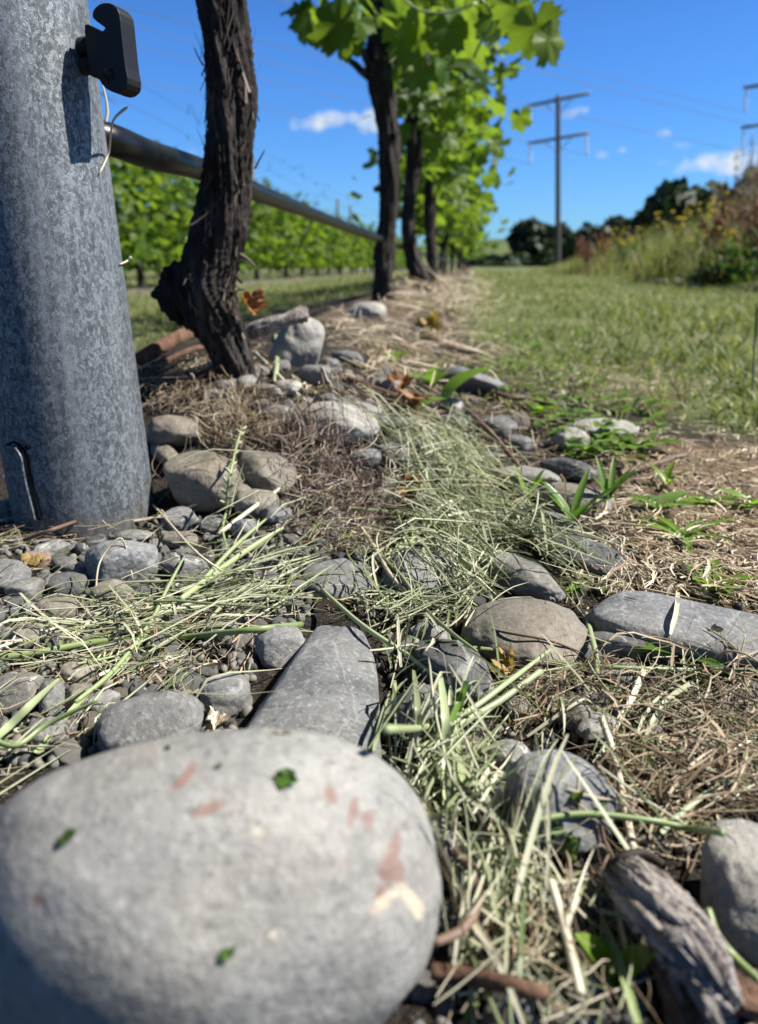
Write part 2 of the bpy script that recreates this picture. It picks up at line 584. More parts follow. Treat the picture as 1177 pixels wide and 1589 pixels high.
cc = m.mix(m.ramp(fb_, [(.26, .8), (.40, 0.0)]), cc, (.05, .035, .026))
m.bump(m.math('ADD', fa, m.math('MULTIPLY', fb_, .7)), .004, 1.0)
MAT['rootwood'] = m.done(cc, .85, .2)
MAT['redbark'] = bark_mat("red_brown_bark", (.06, .03, .018), (.17, .095, .06), (.30, .20, .14), 1.2)
MAT['farbark'] = bark_mat("far_bark", (.02, .016, .012), (.06, .048, .038), (.09, .075, .06), .3)

# galvanised steel
m = M("galvanised_steel")
wv = m.vadd(m.mapv((1, 1, .55)), m.N.new("ShaderNodeTexNoise").outputs[1], 0.0)
nz = m.N.new("ShaderNodeTexNoise"); nz.inputs['Scale'].default_value = 210; nz.inputs['Detail'].default_value = 3
m.L.new(m.tc.outputs['Object'], nz.inputs['Vector'])
wv = m.vadd(m.mapv((1, 1, .6)), nz.outputs['Color'], .006)
f1 = m.vor(520, wv, 'F1', 'Color')
sep = m.N.new("ShaderNodeSeparateColor"); m.L.new(f1, sep.inputs[0])
worm = m.noise(620, 4, .65, m.mapv((1, 1, .5)), 2.6)
fl = m.ramp(m.math('ADD', m.math('MULTIPLY', worm, .78), m.math('MULTIPLY', sep.outputs[0], .22)), [(.38, 0.0), (.50, .32), (.62, 1.0)])
blot = m.noise(30, 4, .6)
c = m.mix(fl, (.05, .060, .068), (.245, .265, .28))
c = m.mix(m.math('MULTIPLY', m.ramp(blot, [(.35, 0.0), (.7, 1.0)]), .4), c, m.mix(1.0, c, (.62, .64, .66), 'MULTIPLY'))
c = m.mix(m.ramp(m.noise(700, 2, .5), [(.70, 0.0), (.74, .8)]), c, (.6, .62, .64))
c = m.mix(m.math('MULTIPLY', m.ramp(m.noise(55, 4, .7, m.mapv((1, 1, .05))), [(.52, 0.0), (.7, 1.0)]), .35), c, (.34, .36, .37))
sx = m.N.new("ShaderNodeSeparateXYZ"); m.L.new(m.tc.outputs['Object'], sx.inputs[0])
mud = m.math('ADD', m.math('MULTIPLY', m.noise(160, 5, .75), .06), m.math('MULTIPLY', sx.outputs[2], -1.0))
c = m.mix(m.ramp(mud, [(.010, 0.0), (.034, .75)]), c, (.10, .085, .068))
m.bump(m.math('ADD', worm, m.math('MULTIPLY', m.noise(900, 2, .6), .3)), .0006, .45)
MAT['galv'] = m.done(c, m.math('SUBTRACT', .62, m.math('MULTIPLY', fl, .16)), .5, .45)

m = M("black_plastic")
MAT['blackplastic'] = m.done(m.mix(m.ramp(m.noise(500, 3, .7), [(.66, 0.0), (.75, .3)]), (.005, .005, .006), (.08, .08, .08)), .5, .3)
m = M("irrigation_pipe")
m.bump(m.noise(120, 3, .6), .0006, .4)
MAT['pipe'] = m.done(m.mix(m.ramp(m.noise(14, 4, .65), [(.45, 0.0), (.7, .6)]), (.003, .003, .0035), (.016, .016, .016)), .36, .35)
m = M("grey_post_wood")
MAT['greywood'] = m.done(m.mix(m.noise(60, 4, .6, m.mapv((1, 1, .06))), (.05, .045, .038), (.15, .135, .115)), .8, .2)
m = M("concrete_pole")
MAT['concrete'] = m.done(m.mix(m.noise(1.5, 4, .6), (.055, .05, .043), (.10, .09, .078)), .8, .2)
m = M("steel_arm")
MAT['arm'] = m.done((.13, .14, .15), .5, .5, .5)
m = M("insulator")
MAT['insul'] = m.done((.62, .66, .70), .2, .5)
m = M("wire")
MAT['wire'] = m.done((.10, .105, .11), .5, .5, .6)
MAT['crumb'] = plant_mat("soil_crumb", [(.03, .024, .019), (.07, .058, .048), (.13, .12, .105), (.20, .19, .175)], .01, .8, .2)

# ground sheet
m = M("ground_soil")
gr, dry, gravel = m.attr("grass"), m.attr("dry"), m.attr("gravel")
v = m.tc.outputs['Object']
soil = m.mix(m.ramp(m.noise(90, 6, .7), [(.35, 0.0), (.7, 1.0)]), (.008, .0065, .005), (.036, .028, .022))
soil = m.mix(m.ramp(m.noise(600, 3, .7), [(.55, 0.0), (.7, .7)]), soil, (.13, .115, .10))
gcol = m.mix(m.ramp(m.noise(1.6, 5, .7), [(.3, 0.0), (.7, 1.0)]), (.055, .085, .024), (.135, .145, .06))
gcol = m.mix(m.ramp(m.noise(40, 4, .7), [(.5, 0.0), (.75, .6)]), gcol, (.22, .19, .11))
dcol = m.mix(m.noise(140, 5, .75), (.05, .034, .022), (.24, .175, .115))
gvc = m.mix(m.noise(25, 5, .8), (.05, .047, .04), (.17, .155, .13))
c = m.mix(gr, soil, gcol); c = m.mix(dry, c, dcol); c = m.mix(gravel, c, gvc)
m.bump(m.math('ADD', m.noise(300, 4, .7), m.noise(80, 4, .7)), .003, .9)
MAT['ground'] = m.done(c, .9, .15)
m = M("hill_grass")
MAT['hill'] = m.done(m.mix(m.ramp(m.noise(.02, 5, .7), [(.4, 0.0), (.62, 1.0)]), (.05, .075, .03), (.11, .14, .05)), .9, .1)

N = 420
u = np.linspace(-1, 1, N)
ax = 0.055 * np.sinh(10.9 * u)
GX, GY = np.meshgrid(ax, ax + 0.42, indexing='ij')
gx, gy = GX.ravel(), GY.ravel()
gz = H(gx, gy)
s_, t_ = st(gx, gy)
wob = n2(gx, gy, 3.0, 21) * .12
t_edge = .24 + .34 * np.exp(-np.maximum(s_ - .3, 0) / .5)
grass = sstep(-.06, .10, t_ - t_edge + wob * .6) * sstep(.22, .36, s_ + wob * .3) + sstep(-.35, -.7, t_ + wob) * sstep(.3, .8, s_)
grass = np.clip(np.maximum(grass, sstep(6, 12, s_) * sstep(.15, .4, np.abs(t_))), 0, 1)
grav = np.exp(-((t_ + 3.0) / .5) ** 2) * .9 + np.exp(-((t_ + 6.0) / .5) ** 2) * .8
dry = sstep(.33, .48, t_ + wob * .5) * sstep(-.22, -.08, s_) * (1 - sstep(.24, .34, s_)) + np.exp(-(t_ / .16) ** 2) * sstep(.7, 1.6, s_) * .7
i, j = np.meshgrid(np.arange(N - 1), np.arange(N - 1), indexing='ij')
i, j = i.ravel(), j.ravel()
Q = np.stack([i * N + j, (i + 1) * N + j, (i + 1) * N + j + 1, i * N + j + 1], -1)
ground = obj("ground", mesh_np("ground", np.stack([gx, gy, gz], -1), Q, None, True,
             {"grass": np.clip(grass, 0, 1), "dry": np.clip(dry, 0, 1), "gravel": np.clip(grav, 0, 1)}), MAT['ground'])
tag(ground, "dark stony soil under the vines turning to green turf further off", "ground", kind="structure")

# far green hill
hx, hy = np.meshgrid(np.linspace(-700, 700, 80), np.linspace(-160, 160, 30), indexing='ij')
hz = 15 * np.exp(-(hx / 75) ** 2 - (hy / 90) ** 2) + 9.5 * np.exp(-((hx + 190) / 130) ** 2 - (hy / 90) ** 2) + 8 * np.exp(-((hx - 260) / 160) ** 2 - (hy / 90) ** 2)
hz = hz * (1 + .12 * n2(hx.ravel(), hy.ravel(), .02, 4).reshape(hx.shape)) - 1.0
HC = CAM + ray(785, 412) * 520
i, j = np.meshgrid(np.arange(79), np.arange(29), indexing='ij'); i, j = i.ravel(), j.ravel()
hills = obj("hills", mesh_np("hills", np.stack([hx.ravel() + HC[0], hy.ravel() + HC[1], hz.ravel()], -1),
            np.stack([i * 30 + j, (i + 1) * 30 + j, (i + 1) * 30 + j + 1, i * 30 + j + 1], -1)), MAT['hill'])
tag(hills, "low green hill far behind the end of the vine row", "hill", kind="structure")

# ------------------------------------------------------------------ stones
STV, STF, stn = [], [], [0]
CLEAR = []          # stones kept mostly free of clippings: (cx, cy, a, b, ang, keep)
STONES_XY = []


def stone_shape(n, p, seed, amp=.10, facets=3, taper=0.0, rough=1.0):
    V, T = ico(n)
    r = (np.abs(V) ** p).sum(1) ** (-1.0 / p)
    rg = np.random.default_rng(seed)
    r = r * (1 + amp * fbm(V * 1.15 + rg.uniform(-9, 9, 3), 3, seed))
    for _ in range(facets):
        d = rg.normal(size=3); d /= np.linalg.norm(d)
        off = rg.uniform(.72, .92)
        c = np.maximum(V @ d, 1e-3)
        k = 16.0
        r = -np.log(np.exp(-k * r) + np.exp(-k * np.minimum(off / c, 3))) / k
    P = V * r[:, None]
    P = P + V * rough * (.014 * fbm(V * 5 + seed, 3, seed + 3) + .005 * fbm(V * 17 + seed, 3, seed + 4))[:, None]
    if taper:
        P[:, 1:] = P[:, 1:] * (1 + taper * P[:, :1])
    return P / np.abs(P).max(0), T


def add_bvh(V, T):
    STV.append(V); STF.append(T + stn[0]); stn[0] += len(V)


def stone(cx, cy, w, h, ang, q, mat, p, label, name="stone", n=5, amp=.10, facets=3, seed=None, bury=.25, mode='g', taper=0.0, clear=None, cat="stone", group=None, depth=None, lift=None, rough=1.0):
    seed = seed or int(cx * 7 + cy * 3)
    d = ray(cx, cy)
    g = hit(cx, cy + .3 * h)
    dist = np.linalg.norm(g - CAM)
    X = np.array([1.0, 0, 0])
    hd = np.array([d[0], d[1], 0]); hd /= np.linalg.norm(hd)
    X = np.array([hd[1], -hd[0], 0])
    for _ in range(6):
        el = math.asin(min(.95, max(.06, -d[2])))
        sc = dist / (F / float(d @ FW))
        if mode == 'g':
            a0 = R(ang)
            psi = math.atan2(math.sin(a0) / max(.35, math.sin(el)), math.cos(a0))
            ex = X * math.cos(psi) + hd * math.sin(psi)
            ey = -X * math.sin(psi) + hd * math.cos(psi)
            ez = np.array([0, 0, 1.0])
            a = w / 2 * sc / math.hypot(math.cos(psi), math.sin(psi) * math.sin(el))
            # image extent across the long axis
            def ext(b):
                c = b * q
                nd = np.cross(d, ex); nd /= np.linalg.norm(nd)
                return math.sqrt((b * (ey @ nd)) ** 2 + (c * (ez @ nd)) ** 2)
            b = h / 2 * sc / ext(1.0)
            c = b * q
        else:
            vu = np.cross(X, d); vu /= np.linalg.norm(vu)
            ex = X * math.cos(R(ang)) + vu * math.sin(R(ang))
            ez = -X * math.sin(R(ang)) + vu * math.cos(R(ang))
            ey = np.cross(ez, ex)
            a, c = w / 2 * sc, h / 2 * sc
            b = c * q
        zt = math.sqrt((a * ex[2]) ** 2 + (b * ey[2]) ** 2 + (c * ez[2]) ** 2)
        # distance so that the centre sits at ground + zt*(1-bury)
        if depth is not None:
            dist = depth / float(d @ FW); break
        def over(t):
            P = CAM + d * t
            return P[2] - (gnd(P[0], P[1]) + zt * (1 - 2 * bury) + (lift or 0))
        lo, hi = .06, dist * 1.3
        t = lo
        while t < 6 and over(t) > 0: t *= 1.03
        lo, hi = t / 1.03, t
        for _k in range(14):
            mm = .5 * (lo + hi)
            if over(mm) > 0: lo = mm
            else: hi = mm
        dist = .5 * (lo + hi)
    C = CAM + d * dist
    P, T = stone_shape(n, p, seed, amp, facets, taper, rough)
    V = P[:, :1] * a * ex + P[:, 1:2] * b * ey + P[:, 2:] * c * ez
    o = obj(name, mesh_np(name, V, None, T), ST[mat], None, C)
    tag(o, label, cat, group)
    add_bvh(V + C, T)
    STONES_XY.append((C[0], C[1], max(a * abs(ex[0]) + b * abs(ey[0]), a * abs(ex[1]) + b * abs(ey[1]))))
    if clear: CLEAR.append((cx, cy, w / 2, h / 2, ang, clear))
    return o, C, V


# the big boulder-like stone right under the camera
front, FC, FV = stone(322, 1388, 752, 494, -5, 1.0, 'F', 2.35, "largest pale grey oval stone with rust red flecks on its top", n=7, amp=.045, facets=2, seed=5, mode='v', bury=.1, clear=1.0, rough=.3)
# its lower left flank is undercut
_dc = ray(322, 1388)
_u = (FV @ np.array([1.0, 0, 0])) / np.abs(FV[:, 0]).max(); _v = (FV @ np.cross([1.0, 0, 0], _dc)); _v /= np.abs(_v).max()
_k = np.clip(-.85 * _u - .62 * _v - .12, 0, 2) ** 1.9
FV = FV + _dc * (.020 * _k)[:, None]
front.data.vertices.foreach_set("co", FV.astype(np.float32).ravel()); front.data.update()
fb = BVHTree.FromPolygons([Vector(v) for v in (FV + FC)], [tuple(f) for f in ico(7)[1].tolist()])
stain = np.zeros(len(FV)); pale = np.zeros(len(FV))
W = FV + FC
for px, py, a, b, an, kind in [(286, 1207, 21, 9, 40, 0), (322, 1256, 24, 7, 12, 0), (201, 1240, 9, 15, 10, 2), (514, 1233, 13, 9, -50, 0), (549, 1259, 8, 19, -8, 0), (571, 1272, 10, 13, 25, 0), (576, 1300, 5, 9, 0, 2),
                               (612, 1318, 11, 22, -15, 0), (603, 1348, 16, 24, -10, 0), (620, 1355, 8, 14, 0, 0), (590, 1387, 9, 11, 0, 0), (592, 1402, 20, 14, 10, 1), (612, 1388, 12, 8, 0, 1), (425, 1450, 7, 7, 0, 1),
                               (58, 1395, 12, 9, 0, 0), (640, 1400, 40, 10, -60, 1), (530, 1340, 26, 9, -20, 2), (395, 1300, 30, 24, 0, 3), (430, 1340, 26, 30, 30, 3)]:
    h0 = fb.ray_cast(Vector(CAM), Vector(ray(px, py)))
    if h0[0] is None: continue
    c0 = np.array(h0[0]); k = (c0 - CAM) @ FW / F
    dd = W - c0
    u1, v1 = dd @ np.array([1.0, 0, 0]) / k, dd @ UP / k
    n0 = np.array(h0[1]); vs = max(.3, abs(n0 @ ray(px, py)))
    ca, sa = math.cos(R(an)), math.sin(R(an))
    uu, vv = (u1 * ca + v1 * sa) / a, (-u1 * sa + v1 * ca) / b
    g = np.exp(-.7 * (uu ** 2 + vv ** 2)) * ((dd @ n0) ** 2 < (40 * k) ** 2)
    if kind == 0: stain = np.maximum(stain, g)
    elif kind == 1: pale = np.maximum(pale, g * .8)
    elif kind == 2: stain = np.maximum(stain, g * .55)
    else: pale = np.maximum(pale, g * .35)
for nm, arr in (("stain", stain), ("pale", pale)):
    at = front.data.attributes.new(nm, 'FLOAT', 'POINT'); at.data.foreach_set("value", arr.astype(np.float32))

S = [
 # cx, cy, w, h, ang, q, mat, p, label, extra
 (488, 1104, 326, 226, 70, .40, 'b', 3.6, "long blue grey stone lying end-on behind the largest stone", dict(seed=13, amp=.05, facets=3, n=6, clear=.92, taper=-.36)),
 (238, 1128, 165, 105, 0, .8, 'b', 2.3, "smooth dark grey stone tucked behind the largest oval stone", dict(clear=.8)),
 (857, 1241, 180, 150, -12, .9, 'b', 2.5, "chunky grey stone with a broken notch, beside the straw and clippings", dict(n=6, facets=5, amp=.12, clear=.9, seed=31, bury=.1)),
 (1172, 1388, 222, 158, -75, .9, 'l', 2.3, "round pale grey stone beside the weathered root, cut by the frame edge", dict(n=6, mode='v', clear=.9)),
 (817, 986, 185, 122, -14, .42, 'w', 2.3, "domed brownish grey stone with a thin rust red line on top", dict(n=6, amp=.06, facets=2, clear=.85, bury=.45)),
 (1080, 984, 340, 92, -4, .34, 'b', 4.2, "wide flat blue grey slab with a dark crumb lying on it", dict(n=6, amp=.05, facets=2, seed=77, clear=.88, bury=.2)),
 (958, 1001, 112, 40, 3, .7, 'd', 2.4, "slim dark stone wedged against the front of the blue grey slab", dict(clear=.7)),
 (712, 1046, 138, 84, -38, .8, 'd', 2.8, "glossy dark angular stone with a broken end beside the domed stone", dict(facets=6, n=6, clear=.9, bury=.08)),
 (655, 1108, 86, 88, 20, .8, 'g', 2.3, "rounded grey stone half hidden by upright cut stalks", dict(clear=.8, bury=.1)),
 (528, 902, 126, 66, 4, .3, 'b', 2.8, "flat grey stone behind the tip of the long blue grey stone", dict(clear=.6, seed=9, bury=.45)),
 (650, 892, 120, 78, -6, .5, 'b', 2.7, "flat grey stone half covered by crossing green stalks", dict(clear=.45)),
 (806, 892, 136, 58, -22, .7, 'g', 2.6, "smooth sloping grey stone just behind the domed brownish one", dict(clear=.8)),
 (312, 746, 102, 92, -18, .85, 'w', 2.5, "large brownish grey stone resting right of the galvanised post", dict(n=6, amp=.08, clear=.92, bury=.12, seed=3)),
 (268, 671, 68, 54, -18, .7, 'w', 2.4, "egg shaped stone touching the post above the large brownish one", dict(clear=.9, bury=.1)),
 (253, 702, 44, 30, -60, .9, 'w', 2.4, "small upright stone squeezed between post and larger stones", dict(clear=.7)),
 (411, 735, 72, 72, -30, .8, 'w', 2.3, "brownish stone tucked under the overhanging dead thatch", dict(clear=.7)),
 (398, 783, 66, 52, -10, .7, 'w', 2.3, "striped shaded stone below the thatch overhang", dict(clear=.6)),
 (360, 760, 56, 44, -40, .8, 'w', 2.3, "narrow stone behind the seed spike of ryegrass", dict(clear=.6)),
 (190, 872, 106, 84, 8, .9, 'b', 2.6, "largest blue grey stone on the pebble bed in front of the post", dict(n=6, facets=4, clear=.92, bury=.15, seed=8)),
 (287, 881, 82, 54, -4, .85, 'v', 2.8, "rough stone with pale veins right of the blue grey stone", dict(n=6, facets=6, amp=.14, clear=.85)),
 (281, 839, 64, 32, -6, .7, 'w', 2.4, "flat tan pebble at the foot of the post", dict(clear=.85)),
 (279, 806, 52, 42, 10, .85, 'b', 2.4, "grey pebble against the right foot of the post", dict(clear=.8)),
 (175, 921, 78, 44, -4, .8, 'w', 2.6, "brownish oval pebble just below the largest blue grey stone", dict(clear=.85, facets=4)),
 (101, 909, 68, 42, -12, .75, 'd', 2.7, "dark angular pebble with a pale chip in the bed by the post", dict(clear=.85, facets=5)),
 (14, 898, 62, 60, 10, .8, 'b', 2.4, "blue grey stone cut by the frame edge left of the pebble bed", dict(clear=.8)),
 (40, 916, 60, 36, 4, .8, 'g', 2.4, "grey oval pebble between dark angular pebble and frame edge", dict(clear=.8)),
 (88, 946, 70, 46, 2, .8, 'w', 2.6, "brownish flat topped pebble below the dark angular one", dict(clear=.85)),
 (36, 951, 40, 30, 0, .8, 'b', 2.9, "small square blue grey pebble next to the brownish flat topped one", dict(clear=.8)),
 (34, 992, 56, 50, 8, .8, 'w', 2.4, "striped rounded pebble left of the pale awned seed head", dict(clear=.75)),
 (25, 1078, 84, 62, -8, .8, 'g', 2.5, "wide grey stone at the frame edge below the bright green stalk", dict(clear=.75)),
 (82, 1086, 42, 66, -8, .8, 'g', 2.5, "upright narrow grey pebble beside the wide edge stone", dict(clear=.8, mode='v')),
 (120, 1046, 50, 50, -30, .8, 'w', 2.4, "brownish round pebble under the bright green stalk", dict(clear=.7)),
 (72, 1140, 66, 52, 6, .8, 'g', 2.4, "grey pebble crossed by grass just above the largest stone", dict(clear=.6)),
 (122, 1082, 36, 42, 40, .8, 'w', 2.5, "small brown pebble right of the upright narrow one", dict(clear=.7)),
 (347, 1082, 82, 74, 10, .85, 'b', 2.5, "grey stone with crossing grass shadows left of the long stone", dict(clear=.7)),
 (437, 1004, 76, 66, 12, .8, 'b', 2.5, "grey stone against the left flank of the long stone", dict(clear=.7)),
 (346, 982, 40, 42, 35, .8, 'b', 2.6, "pointed blue grey pebble beneath the band of clippings", dict(clear=.7)),
 (82, 855, 62, 32, 8, .7, 'v', 2.7, "grey veined pebble in the straw at the front of the post", dict(clear=.75, facets=5)),
 (126, 884, 36, 28, 10, .8, 'v', 2.5, "small pale veined pebble left of the largest blue grey stone", dict(clear=.8, facets=5)),
 (128, 852, 22, 22, 0, .8, 'd', 2.5, "tiny dark round pebble above the pale veined one", dict(clear=.8)),
 (104, 878, 34, 28, -30, .8, 'g', 2.5, "grey wedge shaped pebble by the rusty flat one", dict(clear=.8)),
 (60, 868, 40, 30, -20, .6, 'r', 2.9, "flat rusty brown pebble in the pebble bed", dict(clear=.8, facets=5)),
 (207, 833, 62, 24, -4, .7, 'g', 2.4, "flat grey pebble touching the front foot of the post", dict(clear=.8)),
 (150, 846, 34, 32, 10, .8, 'd', 2.4, "dark pebble between post foot and largest blue grey stone", dict(clear=.8)),
 (522, 656, 120, 66, -14, .6, 'l', 2.4, "pale smooth stone on the mound behind the dead thatch", dict(clear=.92, n=6, amp=.06, facets=1)),
 (612, 706, 58, 36, -14, .7, 'g', 2.5, "grey stone poking from the green hay just right of the dead thatch", dict(clear=.8, bury=.12)),
 (566, 712, 46, 32, 10, .8, 'b', 2.5, "blue grey stone lodged at the right edge of the dead thatch", dict(clear=.8, bury=.12)),
 (648, 690, 50, 30, -6, .7, 'w', 2.4, "flat brownish stone on the slope above the green hay", dict(clear=.8, bury=.12)),
 (560, 640, 60, 34, -10, .7, 'l', 2.4, "pale flat stone on the mound behind the small dark oval one", dict(clear=.8, bury=.15)),
 (600, 600, 54, 32, 6, .7, 'g', 2.5, "grey stone by the red brown stick on the ridge", dict(clear=.8, bury=.15)),
 (430, 640, 50, 26, 0, .7, 'g', 2.4, "long grey pebble sunk in the straw before the pale mound stone", dict(clear=.8, bury=.15)),
 (594, 656, 42, 34, -12, .8, 'd', 2.4, "small dark oval stone right of the pale mound stone", dict(clear=.8)),
 (463, 540, 96, 94, 8, .9, 'l', 2.7, "big square shouldered stone behind the first vine trunk's foot", dict(clear=.95, mode='v', facets=3, n=6, seed=21)),
 (489, 583, 58, 38, -14, .9, 'g', 2.5, "dark faced stone below the big square shouldered one", dict(clear=.9, facets=4)),
 (730, 595, 96, 52, -16, .8, 'b', 2.8, "dark fronted angular stone among weeds right of the mound", dict(clear=.8, facets=5)),
 (885, 683, 60, 42, 4, .7, 'l', 2.4, "pale stone among the low weeds beside the turf", dict(clear=.8)),
 (938, 666, 108, 34, 6, .5, 'l', 2.5, "long flat pale stone in the weeds at the turf edge", dict(clear=.8)),
 (818, 745, 110, 42, -10, .6, 'l', 2.4, "flat pale stone near the edge of the hay slope", dict(clear=.8)),
 (892, 779, 116, 56, -4, .75, 'w', 2.5, "tan loaf shaped stone beside bright grass shoots", dict(clear=.85, n=6)),
 (882, 731, 80, 36, -16, .75, 'd', 2.7, "dark angular stone behind the tan loaf shaped one", dict(clear=.8, facets=5)),
 (900, 858, 150, 60, -24, .5, 'd', 2.8, "low dark stone in the dry grass behind the slab", dict(clear=.6, facets=5)),
 (868, 815, 80, 34, -22, .6, 'g', 2.6, "sunken grey stone below the tan loaf shaped one", dict(clear=.7)),
 (895, 1109, 60, 48, 0, .85, 'w', 2.4, "round khaki pebble in the straw, one of two side by side", dict(clear=1.0, bury=.08, lift=.004)),
 (928, 1128, 62, 42, 38, .85, 'g', 2.4, "pear shaped grey pebble next to the round khaki pebble", dict(clear=1.0, bury=.08, lift=.003)),
 (795, 1178, 78, 56, -6, .85, 'v', 2.4, "pale veined stone just above the chunky notched stone", dict(clear=.95, bury=.1)),
 (772, 668, 62, 44, -10, .8, 'b', 2.5, "grey blue stone right of the lime green leaf", dict(clear=.7)),
 (805, 690, 42, 30, -10, .8, 'b', 2.5, "small grey stone at the foot of the arching brown stem", dict(clear=.7)),
 (700, 632, 40, 30, -6, .8, 'l', 2.4, "pale pebble under the lime green leaf", dict(clear=.7)),
 (700, 660, 52, 34, -6, .8, 'v', 2.4, "mottled stone behind the dried brown leaf", dict(clear=.6)),
 (568, 486, 64, 36, -4, .8, 'l', 2.4, "blurred pale stone on the mound crest before the second vine", dict(clear=.9)),
 (540, 556, 44, 24, -20, .7, 'b', 2.4, "flat blue grey stone in the hay behind the pale mound stone", dict(clear=.8)),
 (510, 566, 30, 22, -20, .8, 'b', 2.4, "small blue grey stone beside the flat one in the hay", dict(clear=.8)),
 (352, 600, 36, 22, 0, .8, 'g', 2.3, "grey pebble at the foot of the first vine trunk, left one", dict(clear=.8)),
 (384, 594, 34, 24, 10, .8, 'b', 2.3, "bluish pebble touching the foot of the first vine trunk", dict(clear=.8)),
 (446, 603, 46, 28, -10, .8, 'l', 2.3, "pale pebble between first vine trunk and pale mound stone", dict(clear=.8)),
 (416, 608, 44, 26, -20, .8, 'w', 2.3, "brownish pebble before the first vine trunk's foot", dict(clear=.8)),
 (330, 612, 40, 20, 0, .7, 'g', 2.3, "flat grey pebble on the straw mound beside the first vine", dict(clear=.8)),
 (470, 622, 36, 18, 0, .7, 'g', 2.3, "flat grey pebble behind the dead thatch mound", dict(clear=.8)),
 (690, 1300, 66, 70, 60, .8, 'b', 2.6, "blue grey stone deep in the clippings right of the largest stone", dict(clear=.3)),
 (868, 1395, 70, 44, 30, .8, 'g', 2.5, "dull grey stone under the crumpled green leaf", dict(clear=.5)),
 (915, 1395, 46, 60, -20, .8, 'b', 2.5, "blurred grey pebble left of the weathered root", dict(clear=.6, mode='v')),
 (905, 1530, 60, 64, 80, .8, 'l', 2.3, "pale oval pebble beside the two leaved seedling", dict(clear=.8, mode='v')),
 (790, 1560, 70, 60, 40, .8, 'b', 2.5, "blue grey pebble at the bottom beside the brown stick", dict(clear=.5)),
 (1025, 1016, 86, 30, -4, .7, 'd', 2.5, "thin dark stone under the broad leaved weed by the slab", dict(clear=.6)),
 (960, 1050, 60, 30, 6, .7, 'g', 2.4, "half buried grey pebble in front of the slim dark stone", dict(clear=.6)),
 (670, 990, 60, 44, -20, .8, 'g', 2.4, "grey stone behind the glossy dark angular stone", dict(clear=.5)),
 (640, 1010, 46, 40, -10, .8, 'g', 2.4, "grey pebble between the long stone and the glossy dark one", dict(clear=.5)),
 (12, 788, 46, 30, 4, .8, 'g', 2.3, "grey stone peeping out left of the post foot", dict(clear=.8)),
 (380, 822, 42, 34, 0, .8, 'b', 2.4, "dark grey pebble below the striped shaded stone", dict(clear=.7)),
 (430, 800, 46, 36, 10, .8, 'b', 2.4, "grey pebble in shadow beneath the dead thatch", dict(clear=.6)),
 (330, 818, 40, 30, 0, .8, 'v', 2.5, "small mottled pebble by the ryegrass seed spike", dict(clear=.7)),
 (160, 1090, 44, 36, 20, .8, 'g', 2.4, "grey pebble between dark smooth stone and brown pebble", dict(clear=.6)),
 (800, 1100, 46, 38, 10, .8, 'g', 2.4, "small grey pebble below the ochre curled leaf", dict(clear=.6)),
 (975, 1040, 30, 24, 0, .8, 'w', 2.4, "little khaki pebble by the half buried grey one", dict(clear=.6)),
]
for row in S:
    stone(*row[:9], **row[9])

# small filler pebbles: copies of a dozen prototypes
protos = []
for k in range(12):
    P, T = stone_shape(4, 2.2 + .12 * (k % 5), 400 + k, .12, 2 + k % 4)
    ax_ = np.array([1.0, .62 + .3 * rng.random(), .42 + .3 * rng.random()])
    protos.append((P * ax_, T, mesh_np("pebble", P * ax_, None, T)))
    protos[-1][2].materials.append(ST['bgwdvglb'[k % 8]])
PLAB = "small rounded grey pebble lying loose among cut grass and gravel"
npeb = 0
for poly, cnt, rmin, rmax in [((-40, 830, 470, 1180), 135, .0042, .0095), ((300, 570, 560, 640), 34, .007, .016), ((560, 900, 1177, 1160), 44, .0035, .0085), ((640, 1180, 1000, 1589), 26, .003, .007),
                              ((560, 560, 900, 800), 62, .006, .016), ((250, 740, 640, 890), 40, .004, .010), ((900, 1080, 1177, 1300), 16, .0025, .006), ((-300, 820, 0, 1200), 12, .005, .011)]:
    tries = 0; got = 0
    while got < cnt and tries < cnt * 14:
        tries += 1
        px, py = rng.uniform(poly[0], poly[2]), rng.uniform(poly[1], poly[3])
        g = hit(px, py)
        r = rng.uniform(rmin, rmax) * (rng.uniform(.6, 1.0))
        if any((g[0] - a) ** 2 + (g[1] - b) ** 2 < (.70 * c + .40 * r) ** 2 for a, b, c in STONES_XY): continue
        if (g[0] - P0[0]) ** 2 + (g[1] - P0[1]) ** 2 < (.052 + r) ** 2: continue
        k = rng.integers(12)
        PV, T, me = protos[k]
        o = bpy.data.objects.new("pebble", me)
        rz = rng.uniform(0, 6.28); tl = rng.normal(0, .25, 2)
        o.rotation_euler = (tl[0], tl[1], rz)
        o.scale = (r, r, r)
        o.location = (g[0], g[1], g[2] + r * .22)
        COL.objects.link(o)
        tag(o, PLAB, "pebble", "small loose pebbles")
        Mx = np.array(o.rotation_euler.to_matrix())
        add_bvh(PV * r @ Mx.T + np.array(o.location), T)
        STONES_XY.append((g[0], g[1], r)); got += 1; npeb += 1
print("pebbles", npeb)

BV = BVHTree.FromPolygons([Vector(v) for v in np.concatenate(STV)], np.concatenate(STF).tolist())
DOWN = Vector((0, 0, -1))


def surf(x, y):
    z = gnd(x, y)
    h0 = BV.ray_cast(Vector((x, y, .6)), DOWN)
    return max(z, h0[0].z) if h0[0] is not None else z


def pix(p):
    v = np.asarray(p, float) - CAM
    k = F / (v @ FW)
    return PW / 2 + v[0] * k, PH / 2 - (v @ UP) * k


def see(px, py):
    """first surface (ground or stone) the pixel's ray meets"""
    g = hit(px, py)
    d = ray(px, py)
    h0 = BV.ray_cast(Vector(CAM), Vector(d))
    if h0[0] is not None and (np.array(h0[0]) - CAM) @ d < (g - CAM) @ d:
        return np.array(h0[0])
    return g

# ------------------------------------------------------------------ galvanised post
PT = 0.0385     # lean of the post to the left, metres per metre
PR = 0.0503


